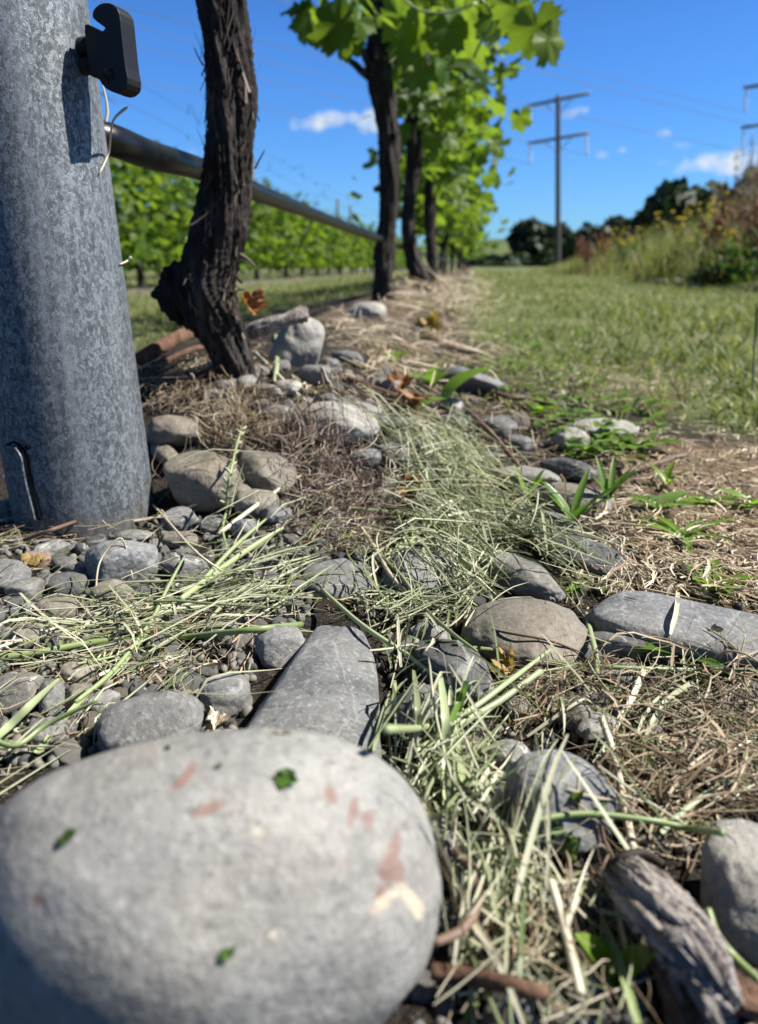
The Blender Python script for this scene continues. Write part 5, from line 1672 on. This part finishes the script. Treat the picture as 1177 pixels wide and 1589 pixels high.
litter(hay, [(-250, 860), (0, 860), (0, 1300), (-250, 1300)], 110, (.03, .09), (.001, .003), 10, 30, .01, .14, .7, (.1, 1), stiff=.95, rg=rg)
litter(hay, [(-40, 830), (470, 810), (900, 880), (780, 1200), (900, 1600), (680, 1600), (640, 1200), (400, 1120), (-40, 1200)], 450, (.003, .014), (.0008, .003), 20, 90, .008, .14, .95, (.1, 1), stiff=.95, rg=rg, sect=3)
o = obj("cut_grass", hay.mesh("cut_grass"), MAT['hay'])
tag(o, "drying pale green grass clippings strewn over stones and mound", "grass clippings", kind="stuff")

# torn chaff: short flat flecks between everything
straw = Acc()
litter(straw, [(-40, 820), (470, 800), (900, 900), (1200, 960), (1200, 1300), (960, 1340), (700, 1200), (400, 1100), (-40, 1200)], 700, (.003, .014), (.0006, .0028), 20, 90, .006, .3, .95, (.1, 1), rg=rg, sect=3)
litter(straw, [(225, 560), (330, 545), (470, 500), (570, 500), (640, 600), (480, 640), (230, 605)], 520, (.008, .05), (.0008, .0035), 0, 55, .010, .3, .7, (.1, 1), rg=rg, sect=4)
litter(straw, [(300, 560), (560, 560), (700, 640), (560, 700), (240, 640)], 260, (.006, .03), (.0008, .0035), 0, 60, .008, .3, .8, (.1, 1), rg=rg, sect=4)
litter(straw, [(700, 600), (860, 600), (960, 760), (900, 860), (780, 760)], 300, (.008, .05), (.0008, .003), 0, 60, .010, .3, .7, (.1, 1), rg=rg, sect=4)
litter(straw, [(860, 1050), (1177, 1030), (1200, 1330), (960, 1340), (900, 1180)], 520, (.012, .055), (.0004, .0024), 10, 45, .018, .4, .3, (.0, .8), rg=rg, layers=1.2)
litter(straw, [(760, 1040), (900, 1050), (900, 1130), (780, 1120)], 150, (.012, .05), (.0004, .0012), 5, 40, .008, .4, .3, (0, .9), rg=rg)
litter(straw, [(225, 590), (330, 606), (470, 640), (560, 700), (420, 700), (330, 690), (300, 660), (240, 640)], 400, (.025, .09), (.0006, .0018), -22, 22, .016, .45, .3, (.1, 1), rg=rg, layers=1.2)
litter(straw, [(0, 800), (230, 810), (240, 850), (0, 850)], 120, (.02, .08), (.0006, .0018), 8, 22, .010, .35, .3, (.1, 1), rg=rg)
litter(straw, [(0, 960), (470, 900), (470, 1130), (0, 1180)], 150, (.012, .05), (.0004, .0012), 20, 60, .006, .6, .3, (.1, 1), rg=rg)
litter(straw, [(480, 760), (660, 780), (640, 880), (480, 870)], 160, (.015, .06), (.0004, .0014), -35, 45, .014, .6, .3, (.1, 1), rg=rg)
litter(straw, [(640, 1200), (940, 1300), (960, 1600), (680, 1600)], 130, (.012, .05), (.0005, .0016), 30, 60, .012, .4, .3, (.1, 1), rg=rg)
litter(straw, [(560, 580), (860, 580), (900, 720), (640, 700)], 240, (.03, .10), (.0008, .0024), -15, 40, .012, .4, .4, (.1, 1), rg=rg)
litter(straw, [(1200, 960), (2200, 940), (2200, 1500), (1200, 1500)], 1300, (.012, .055), (.0005, .0024), 10, 50, .014, .4, .3, (.0, .8), rg=rg, sect=4)
o = obj("dry_straw", straw.mesh("dry_straw"), MAT['straw'])
tag(o, "tangled brown dry straw and roots over the soil", "straw", kind="stuff")

that = Acc()
litter(that, [(370, 680), (470, 660), (560, 700), (620, 790), (590, 840), (500, 830), (450, 780), (400, 730)], 720, (.012, .055), (.0006, .0018), -35, 55, .030, .9, .3, (0, 1), rg=rg, layers=1.25)
litter(that, [(440, 800), (600, 810), (620, 860), (480, 850)], 120, (.012, .04), (.0004, .0013), -20, 60, .008, .9, .3, (0, .9), rg=rg)
litter(that, [(230, 640), (330, 660), (440, 720), (460, 800), (300, 800), (240, 740)], 170, (.012, .045), (.0004, .0013), -20, 60, .006, .9, .3, (0, 1), rg=rg)
o = obj("dead_thatch", that.mesh("dead_thatch"), MAT['thatch'])
tag(o, "dark matted dead thatch hanging over the stones on the mound", "thatch", kind="stuff")

tan = Acc()
litter(tan, [(960, 670), (1250, 660), (1250, 960), (1000, 950), (900, 900), (900, 830)], 2300, (.008, .045), (.0008, .0028), 8, 60, .010, .6, .5, (.1, 1), rg=rg, sect=4)
litter(tan, [(830, 575), (900, 548), (990, 545), (1110, 600), (1010, 640), (860, 610)], 800, (.02, .07), (.001, .003), 5, 50, .014, .6, .5, (.0, .9), rg=rg, sect=4)
litter(tan, [(480, 490), (700, 470), (775, 470), (790, 560), (700, 600), (620, 600), (480, 560)], 1150, (.04, .13), (.0012, .0036), -8, 45, .03, .6, .5, (.1, 1), rg=rg, sect=4, tilt=.12)
litter(tan, [(620, 450), (745, 440), (770, 480), (640, 490)], 480, (.08, .25), (.003, .008), -8, 55, .07, .6, .5, (.1, 1), rg=rg, sect=4, tilt=.2)
litter(tan, [(690, 430), (735, 425), (738, 445), (700, 450)], 160, (.15, .4), (.006, .014), -8, 55, .10, .6, .5, (.1, 1), rg=rg, sect=4, tilt=.25)
litter(tan, [(1250, 660), (2100, 640), (2300, 960), (1250, 960)], 2600, (.012, .05), (.0010, .0030), 8, 60, .010, .5, .5, (.1, 1), rg=rg, sect=4)
litter(tan, [(1200, 960), (2300, 960), (2300, 1500), (1200, 1400)], 900, (.012, .05), (.0008, .0026), 8, 60, .010, .5, .5, (.0, .8), rg=rg, sect=4)
o = obj("tan_hay", tan.mesh("tan_hay"), MAT['tan'])
tag(o, "sunlit tan dry grass mats on the ridge and at the turf edge", "dry grass", kind="stuff")

# crumbs of soil and grit
cr = Acc()
V0 = np.array([[1, 0, -.3], [-.5, .9, -.3], [-.5, -.9, -.3], [0, 0, .9], [.4, .3, .7]])
T0 = np.array([[0, 1, 4], [1, 2, 3], [2, 0, 3], [0, 4, 3], [1, 3, 4], [0, 2, 1]])
for _ in range(5200):
    px, py = rg.uniform(-60, 1240), rg.uniform(600, 1620)
    if keep_off(px, py, rg): continue
    g = hit(px, py)
    if st(g[0], g[1])[1] > .5 and g[1] > .8: continue
    r = rg.uniform(.0005, .0019) * (1 if rg.random() < .85 else 1.8)
    q = rg.normal(size=4); q /= np.linalg.norm(q)
    Mx = np.array(Quaternion(q).to_matrix())
    cr.add(V0 * r * rg.uniform(.6, 1.2, 3) @ Mx.T + np.array([g[0], g[1], g[2] + r * .4]), None, T0, rg.random())
o = obj("soil_crumbs", cr.mesh("soil_crumbs", smooth=False), MAT['crumb'])
tag(o, "dark soil crumbs and fine grit between the stones", "grit", kind="stuff")

gv = Acc()
Vg, Tg = ico(2)
for _ in range(2600):
    px, py = (rg.uniform(-60, 480), rg.uniform(800, 1190)) if rg.random() < .6 else (rg.uniform(300, 1240), rg.uniform(560, 1620))
    if keep_off(px, py, rg): continue
    g = hit(px, py)
    if st(g[0], g[1])[1] > .5 and g[1] > .6: continue
    if (g[0] - P0[0]) ** 2 + (g[1] - P0[1]) ** 2 < .054 ** 2: continue
    r = rg.uniform(.0014, .0036)
    q = rg.normal(size=4); q /= np.linalg.norm(q)
    Mx = np.array(Quaternion(q).to_matrix())
    Vk = Vg * (1 + .18 * vnoise(Vg * 1.6 + rg.uniform(-50, 50, 3), 5))[:, None] * rg.uniform(.55, 1.1, 3) * r
    gv.add(Vk @ Mx.T + np.array([g[0], g[1], g[2] + r * .3]), None, Tg, rg.random())
MAT['gravel'] = plant_mat("gravel_grain", [(.05, .05, .048), (.10, .098, .092), (.16, .155, .14), (.20, .18, .15)], .01, .7, .3)
o = obj("fine_gravel", gv.mesh("fine_gravel"), MAT['gravel'])
tag(o, "fine grey gravel filling the gaps between the pebbles", "gravel", kind="stuff")

# ------------------------------------------------------------------ turf
def blades(P, h, w, lean, tint, name, mat, label, cat, sect=4):
    n = len(P)
    az = rg.uniform(0, 2 * math.pi, n); ld = np.stack([np.cos(az), np.sin(az), 0 * az], -1)
    fa = rg.uniform(0, 2 * math.pi, n); sd = np.stack([np.cos(fa), np.sin(fa), 0 * fa], -1)
    f = np.linspace(0, 1, sect)
    V = np.zeros((n, sect, 2, 3))
    for k, u in enumerate(f):
        c = P + ld * (lean * h * u ** 1.8)[:, None] + np.array([0, 0, 1.0]) * (h * (u - .35 * lean * u ** 2.5))[:, None]
        ww = (w * .5 * (1 - u ** 2.2) + w * .03)[:, None]
        V[:, k, 0] = c - sd * ww; V[:, k, 1] = c + sd * ww
    V = V.reshape(-1, 3)
    b = (np.arange(n) * sect * 2)[:, None] + (np.arange(sect - 1) * 2)[None, :]
    b = b.ravel()
    Q = np.stack([b, b + 1, b + 3, b + 2], -1)
    o = obj(name, mesh_np(name, V, Q, None, True, {"tint": np.repeat(tint, sect * 2)}), mat)
    return tag(o, label, cat, kind="stuff")


NB = 150000
px = rg.uniform(-900, 2000, NB); dist = .7 * np.exp(rg.random(NB) ** .85 * math.log(26 / .7))
th = np.arctan((px - PW / 2) / 1253.0)
x, y = np.sin(th) * dist, np.cos(th) * dist
s, t = st(x, y)
w_ = n2(x, y, 3.0, 21) * .12
t_e = .24 + .34 * np.exp(-np.maximum(s - .3, 0) / .5)
pk = np.clip(sstep(-.06, .14, t - t_e + w_ * .6) * sstep(.22, .36, s + w_ * .3), 0, 1)
pk = np.maximum(pk, sstep(-.3, -.75, t + w_) * sstep(.3, .9, s) * (1 - .93 * np.exp(-((t + 3.0) / .45) ** 2)) * (1 - .9 * np.exp(-((t + 6.0) / .45) ** 2)))
pk = np.maximum(pk, .30 * sstep(.12, .2, t + w_ * .4) * sstep(.28, .5, s))
patch = n2(x, y, 2.2, 33, 3)
pk = pk * np.clip(.75 + .6 * patch, .08, 1) * (1 - .85 * np.exp(-((s - .68) / .16) ** 2 - ((t - .56) / .20) ** 2))
ok = rg.random(NB) < pk
x, y, dist, patch, t, s = x[ok], y[ok], dist[ok], patch[ok], t[ok], s[ok]
z = H(x, y)
h = (.018 + .045 * rg.random(len(x)) ** 1.5) * (1 + .5 * patch) * (1 + .1 * dist) * sstep(.2, .8, np.abs(t) + .12)
h = np.clip(h * np.where(s < .6, .7, .78), .010, .12)
w = (.0016 + .0022 * rg.random(len(x))) * (1 + .16 * dist)
tint = np.clip(rg.random(len(x)) * .75 + .25 * patch + .05, 0, 1)
tint = np.where(rg.random(len(x)) < .08 + .4 * np.clip(-patch - .05, 0, .6), rg.uniform(.85, 1, len(x)), tint)
blades(np.stack([x, y, z], -1), h, w, rg.uniform(.3, 1.5, len(x)), tint, "lawn_grass", MAT['lawn'], "green mown turf beside the vine row", "grass")
print("lawn", len(x))

# small leaved ground cover between stones and turf
gc = Acc()
MAT['cover'] = plant_mat("ground_cover_leaf", [(.07, .13, .02), (.12, .20, .03), (.17, .26, .05)], .45, .45, .35)
for _ in range(1700):
    px, py = rg.uniform(715, 1080), rg.uniform(428, 730)
    if not inpoly(px, py, [(716, 428), (775, 440), (850, 560), (1040, 650), (1030, 725), (860, 725), (770, 625), (722, 540)]): continue
    g = hit(px, py)
    if fbm(np.array([[g[0] * 9, g[1] * 9, 0]]), 2, 3)[0] < .02: continue
    az = rg.uniform(0, 6.28); u = rg.uniform(.1, .9); sc = rg.uniform(.007, .019) * (1 + .35 * g[1])
    V, Q = leaf_blade(g + np.array([0, 0, rg.uniform(.0, .02)]), np.array([math.cos(az), math.sin(az), u]), np.array([-math.cos(az) * u, -math.sin(az) * u, 1.0]), sc, sc * .5, .4, 5, .25)
    gc.add(V, Q, None, rg.random())
o = obj("ground_cover", gc.mesh("ground_cover"), MAT['cover'])
tag(o, "bright small leaved ground cover creeping beside the mound", "ground cover", kind="stuff")

# ------------------------------------------------------------------ weedy bank to the right
NBK = 26000
s = 7.5 + 24 * rg.random(NBK) ** 1.3 ; t = 2.35 + rg.gamma(1.6, .75, NBK)
x = P0[0] + RD[0] * s + RT[0] * t; y = P0[1] + RD[1] * s + RT[1] * t
ptc = n2(x, y, .8, 61, 3)
ok = rg.random(NBK) < np.clip(.55 + .9 * ptc, .05, 1)
x, y, s, t, ptc = x[ok], y[ok], s[ok], t[ok], ptc[ok]
z = H(x, y)
h = (.18 + .62 * rg.random(len(x)) ** 1.3) * np.clip(.55 + .35 * (t - 2.3), .45, 1.15) * (1 + .3 * ptc) * (1 - .75 * sstep(14, 30, s))
blades(np.stack([x, y, z], -1), h, (.006 + .008 * rg.random(len(x))), rg.uniform(.1, .6, len(x)), np.clip(.30 + rg.random(len(x)) * .85, 0, 1), "bank_grass", MAT['lawn'], "tall rank seeding grass covering the bank beyond the turf", "grass")


def bank_pt(px, t):
    d = ray(px, 412); n_ = np.array([RT[0], RT[1]]); q = d[:2] * ((t + P0 @ n_) / (d[:2] @ n_))
    return np.array([q[0], q[1], gnd(q[0], q[1])])


def flower_plant(seed, h, nf):
    rg = np.random.default_rng(seed)
    o = empty("yellow_flower_plant", (0, 0, 0), None, "wildflower")
    lf = Acc()
    for k in range(nf):
        e = np.array([rg.normal(0, .14), rg.normal(0, .14), h * rg.uniform(.6, 1.0)])
        a, b = Acc(), Acc()
        V, Q, T = tube(catmull([np.zeros(3), e * np.array([.3, .3, .55]), e], 8), np.linspace(.004, .002, 8), 4); a.add(V, Q, T, .1)
        st_ = obj("stem", a.mesh("stem"), MAT['bush'], o)
        Vf, Tf = ico(2); rr = .024 * rg.uniform(.7, 1.2)
        b.add(Vf * np.array([1, 1, .5]) * rr * (1 + .3 * np.sin(5 * np.arctan2(Vf[:, 1], Vf[:, 0])))[:, None] + e, None, Tf, rg.random())
        obj("flower_head", b.mesh("flower_head"), MAT['flower'], st_)
        for _ in range(5):
            u = rg.uniform(.15, .8); az = rg.uniform(0, 6.28)
            V, Q = leaf_blade(e * np.array([.5 * u, .5 * u, u]), np.array([math.cos(az), math.sin(az), .5]), np.array([-math.cos(az), -math.sin(az), 2.0]), .11, .03, .4, 5, .2); lf.add(V, Q, None, rg.random())
    obj("leaves", lf.mesh("leaves"), MAT['bush'], o)
    return o


fp = [flower_plant(500 + k, .62 + .1 * k, 7) for k in range(3)]
usedf = set()
rgf = np.random.default_rng(66)
for k in range(44):
    t = rgf.uniform(2.6, 4.2); px = 890 + 290 * rgf.random() ** .8
    p = bank_pt(px, t)
    if k % 5 == 4: p = bank_pt(rgf.uniform(1190, 1400), t)
    o = fp[k % 3] if k % 3 not in usedf else copy_tree(fp[k % 3]); usedf.add(k % 3)
    o.location = p; o.rotation_euler = (0, 0, rgf.uniform(0, 6.28)); s_ = rgf.uniform(.75, 1.25); o.scale = (s_, s_, s_)
    tag(o, "yellow flowering weed standing in the grassy bank under the tree line", None, "yellow wildflowers on the bank")


def stalk_plant(seed, h, nst, mat, name, cat, fat=.045, spread=.12, grain=.014):
    rg = np.random.default_rng(seed)
    o = empty(name, (0, 0, 0), None, cat)
    for k in range(nst):
        a, b = Acc(), Acc()
        hh = h * rg.uniform(.7, 1.0)
        e = np.array([rg.normal(0, spread), rg.normal(0, spread), hh])
        C = catmull([np.array([rg.normal(0, .03), rg.normal(0, .03), 0]), e * np.array([.4, .4, .5]), e], 14)
        V, Q, T = tube(C, np.linspace(.005, .002, 14), 4); a.add(V, Q, T, .5)
        st_ = obj("stem", a.mesh("stem"), MAT['straw'], o)
        V, Q, T = tube(C[7:], np.linspace(.4, 1, 7) * grain * .5, 5); b.add(V, Q, T, .5)
        for _ in range(22):
            u = rg.uniform(.5, 1.0); p = C[int(u * 13)]; q = p + rg.normal(size=3) * np.array([fat, fat, fat]) * (1.2 - u * .6)
            Vf, Tf = ico(1); b.add(Vf * grain * rg.uniform(.6, 1.5) + q, None, Tf, rg.random())
        obj("seed_tassel", b.mesh("seed_tassel"), mat, st_)
    return o


dk = [stalk_plant(600 + k, .75, 6, MAT['dock'], "dock_plant", "dock") for k in range(2)]
tl = [stalk_plant(620 + k, 1.35, 6, MAT['dock'] if k == 0 else MAT['straw'], "tall_seed_stalk", "weed", .014, .1, .0065) for k in range(2)]
usedd = set()
for k, (px, t, sc) in enumerate([(895, 2.9, 1.0), (905, 2.7, .9), (1105, 2.9, .85), (1110, 3.1, .9), (1160, 3.0, .9), (1170, 2.8, .8), (1250, 3.0, 1.0), (930, 3.0, .9), (915, 2.6, .8), (1130, 3.2, .8)]):
    o = dk[k % 2] if k % 2 not in usedd else copy_tree(dk[k % 2]); usedd.add(k % 2)
    sc *= 1.25; o.location = bank_pt(px, t); o.scale = (sc, sc, sc); o.rotation_euler = (0, 0, k * 1.3)
    tag(o, "rusty red seeding dock plant in the bank's tall grass", None, "dock plants on the bank")
usedd = set()
for k, (px, t, sc) in enumerate([(1122, 3.0, 1.0), (1135, 3.1, 1.08), (1150, 3.0, 1.0), (1165, 3.2, 1.0), (1172, 2.9, 1.05), (1100, 3.3, .82), (1185, 3.0, 1.1), (1145, 2.8, .86), (1210, 3.0, 1.0), (1260, 3.1, 1.1)]):
    o = tl[k % 2] if k % 2 not in usedd else copy_tree(tl[k % 2]); usedd.add(k % 2)
    o.location = bank_pt(px, t); o.scale = (sc, sc, sc); o.rotation_euler = (0, 0, k * 1.7)
    tag(o, "tall thin brown seed stalk rising above the bank against the sky", None, "tall stalks on the bank")


def bush_mesh(seed, r, n, leaf, acc=None):
    rg = np.random.default_rng(seed); a = Acc()
    c = rg.normal(size=(7, 3)) * np.array([.5, .5, .25]) * r
    for _ in range(n):
        q = rg.normal(size=3); q /= np.linalg.norm(q); q[2] = abs(q[2])
        p = c[rg.integers(7)] * .8 + q * r * .55 * rg.uniform(.6, 1.05)
        V, Q = leaf_blade(p, q + rg.normal(size=3) * .6, rg.normal(size=3), leaf * rg.uniform(.6, 1.3), leaf * .45, .3, 4, .2); a.add(V, Q, None, rg.random())
    return a


for k, (px, t, r, lab) in enumerate([(1130, 2.75, .30, "dark green leafy bush at the foot of the bank near the frame edge"), (1020, 2.9, .34, "bright green low bush behind the pale rocks of the bank"), (1090, 3.2, .4, "leafy bush in mid bank beneath the tall seed stalks"), (1000, 3.4, .35, "olive bush in the bank left of the pale rocks"), (1230, 3.0, .5, "leafy bank bush beyond the frame edge")]):
    p = bank_pt(px, t)
    tag(obj("bush", bush_mesh(700 + k, r, 420, .10).mesh("bush"), MAT['bush'], None, p), lab, "bush")
for k, (px, t, r, lab) in enumerate([(1005, 2.45, .06, "pale rock at the left end of the rocks below the bank"), (1028, 2.42, .08, "largest pale rock at the foot of the bank"), (1055, 2.5, .06, "pale rock right of the largest one below the bank"), (1080, 2.4, .05, "smallest pale rock beside the dark bank bush")]):
    P, T = stone_shape(4, 2.5, 800 + k, .12, 4); p = bank_pt(px, t)
    tag(obj("rock", mesh_np("rock", P * np.array([1.3, 1, .7]) * r, None, T), ST['l'], None, p + np.array([0, 0, r * .3])), lab, "rock")
# a tall dry grass stem at the turf's right edge
C = catmull([hit(1168, 620), at_d(1172, 540, 1.15), at_d(1176, 470, 1.15)], 12); C[0] = hit(1168, 620)
a = Acc(); V, Q, T = tube(C, .0022, 6); a.add(V - C[0], Q, T, .1)
tag(obj("grass_stalk", a.mesh("grass_stem"), MAT['bush'], None, C[0]), "dark upright grass stem at the turf's edge, cut by the frame", "grass stem")

# ------------------------------------------------------------------ far trees
def tree(px, top, bot, wpx, dist, label, seed, lobes=9, n=900):
    rg = np.random.default_rng(seed)
    d = ray(px, 412); d = d / np.linalg.norm(d[:2])
    b = np.array([d[0] * dist, d[1] * dist, -.3]); k = dist / 1253.0 * math.hypot(1, (px - PW / 2) / 1253)
    Hh = .18 + (412 - top) * k + .3; Wd = wpx * k / 2
    o = empty("tree", b, label, "tree", "trees beyond the vineyard")
    V, Q, T = tube(catmull([np.zeros(3), np.array([rg.normal(0, .1), 0, Hh * .3]), np.array([0, rg.normal(0, .1), Hh * .62])], 14), np.linspace(.035, .012, 14) * Hh, 10)
    a = Acc(); a.add(V, Q, T)
    for _ in range(6):
        q = np.array([rg.normal(0, .5) * Wd, rg.normal(0, .5) * Wd, Hh * rg.uniform(.5, .9)])
        V, Q, T = tube(catmull([np.array([0, 0, Hh * .25]), q * np.array([.4, .4, .75]), q], 8), np.linspace(.014, .004, 8) * Hh, 6); a.add(V, Q, T)
    obj("trunk", a.mesh("trunk"), MAT['farbark'], o)
    a = Acc()
    cs = []
    for i in range(lobes):
        r = Wd * rg.uniform(.4, .62)
        cs.append((rg.uniform(-1, 1) * (Wd - r), rg.uniform(-1, 1) * (Wd - r), min(rg.uniform(.22, .97) * Hh - r * .6, Hh - r * 1.02) if i else Hh - r, r))
    for i in range(n):
        c = cs[int(rg.integers(lobes))]
        q = rg.normal(size=3); q /= np.linalg.norm(q)
        p = np.array(c[:3]) + q * c[3] * rg.uniform(.65, 1.06)
        p[2] = max(p[2], Hh * .08)
        sz = Wd * rg.uniform(.08, .17)
        nn = rg.normal(size=3); t1 = np.cross(nn, q + .01); t1 /= np.linalg.norm(t1); t2 = np.cross(t1, rg.normal(size=3)); t2 /= np.linalg.norm(t2)
        a.add(np.array([p - t1 * sz, p + t2 * sz * .8, p + t1 * sz, p - t2 * sz * .8]), [[0, 1, 2, 3]], None, rg.random())
    obj("crown", a.mesh("crown"), MAT['far_leaf'], o)


TR = [(762, 401, 60, "low bushy far tree at the end of the vine row before the hill"), (803, 397, 50, "low far tree between the hill and the dark tree beside the pole"), (832, 351, 52, "dark rounded tree just left of the power pole"),
      (858, 356, 36, "narrow dark tree right behind the power pole"), (893, 357, 44, "dark tree directly right of the power pole"), (930, 347, 50, "taller dark tree second right of the power pole"), (958, 352, 40, "dark tree third right of the power pole"),
      (1003, 344, 50, "dark tree behind the yellow flowers, left of the big domed one"), (1066, 312, 92, "largest domed dark tree above the weedy bank"), (1030, 334, 50, "small dark tree leaning on the largest domed one"),
      (1112, 322, 70, "dark tree behind the tall seed stalks"), (1165, 300, 90, "dark tree at the frame edge behind the bank"), (1240, 300, 100, "dark tree beyond the bank outside the frame")]
for k, (px, top, w, lab) in enumerate(TR):
    tree(px, top - 3, 412, w * 1.65, 120 + 7 * (k % 4), lab, 900 + k, n=1700)

# ------------------------------------------------------------------ power poles and lines
def pole(px, top, dist, y1, y2, label, ax=(.76, -.65)):
    d = ray(px, 412); d = d / d[1]
    b = np.array([d[0] * dist, dist, -.4]); zt = lambda y: float(at_y(px, y, dist)[2])
    o = empty("power_pole", b, label, "power pole", "power poles of the line")
    o.rotation_euler = (0, R(-4.0), 0)      # the poles have settled a little out of plumb
    a = Acc()
    hh = zt(top) + .4
    P = np.array([[0, 0, 0], [0, 0, hh]])
    V, Q, T = tube(catmull(P, 12), np.linspace(.21, .155, 12), 18); a.add(V, Q, T)
    obj("mast", a.mesh("mast"), MAT['concrete'], o)
    ends = []
    u = np.array([ax[0], ax[1], 0])
    for zz in (zt(y1), zt(y2)):
        a = Acc()
        c = np.array([0, 0, zz + .4])
        for off in (-.20, .20):
            n_ = np.array([-u[1], u[0], 0]) * off
            pts_ = np.array([c - u * 2.35 + n_, c + u * 2.35 + n_])
            V, Q, T = tube(pts_, .075, 4); a.add(V, Q, T)
        for s_ in (-1.2, 1.2):
            V, Q, T = tube(np.array([c + u * s_, c + np.array([0, 0, -.9])]), .03, 6); a.add(V, Q, T)
        arm = obj("crossarm", a.mesh("crossarm"), MAT['arm'], o)
        for sg in (-1, 1):
            if zz > zt(y2) + .1 and sg > 0: continue
            e = c + u * sg * 2.2
            zz_ = np.linspace(-.1, -1.35, 26)
            V, Q, T = tube(np.stack([np.full(26, e[0]), np.full(26, e[1]), e[2] + zz_], -1), np.where(np.arange(26) % 3 == 0, .10, .05), 10)
            a2 = Acc(); a2.add(V, Q, T); obj("insulator", a2.mesh("insulator"), MAT['insul'], arm)
            ends.append(b + np.array([e[0] - (e[2] - 1.4) * .07, e[1], e[2] - 1.4 + .07 * e[0]]))
    return ends


e1 = pole(867, 147, 60, 154, 214, "tall dark power pole with two crossarms standing beyond the turf")
e2 = pole(1196, 92, 53, 124, 188, "power pole at the frame edge of which only crossarm ends show")
e0 = [p + np.array([-95, -70, 14.0]) for p in e1]
e9 = [p + np.array([-105, -60, 14.0]) for p in e2]


def cable(A, B, sag, label):
    f = np.linspace(0, 1, 40)[:, None]
    P = A + (B - A) * f - np.array([0, 0, 1.0]) * sag * 4 * f * (1 - f)
    V, Q, T = tube(P, .015, 5)
    tag(obj("power_cable", mesh_np("power_cable", V - A, Q, T), MAT['wire'], None, A), label, "power cable", "overhead power cables")


for i, (A, B) in enumerate(zip(e1, e0)): cable(A, B, 2.0, ["thin overhead cable leaving the whole power pole's upper arm", "thin overhead cable from the whole pole's lower arm, hill side", "thin overhead cable from the whole pole's lower arm, bank side"][i])
for i, (A, B) in enumerate(zip(e2, e9)): cable(A, B, 2.0, ["thin overhead cable slanting from the cut off pole's upper arm", "thin overhead cable slanting from the cut off pole's lower arm end", "thin overhead cable from the cut off pole's hidden arm end"][i])
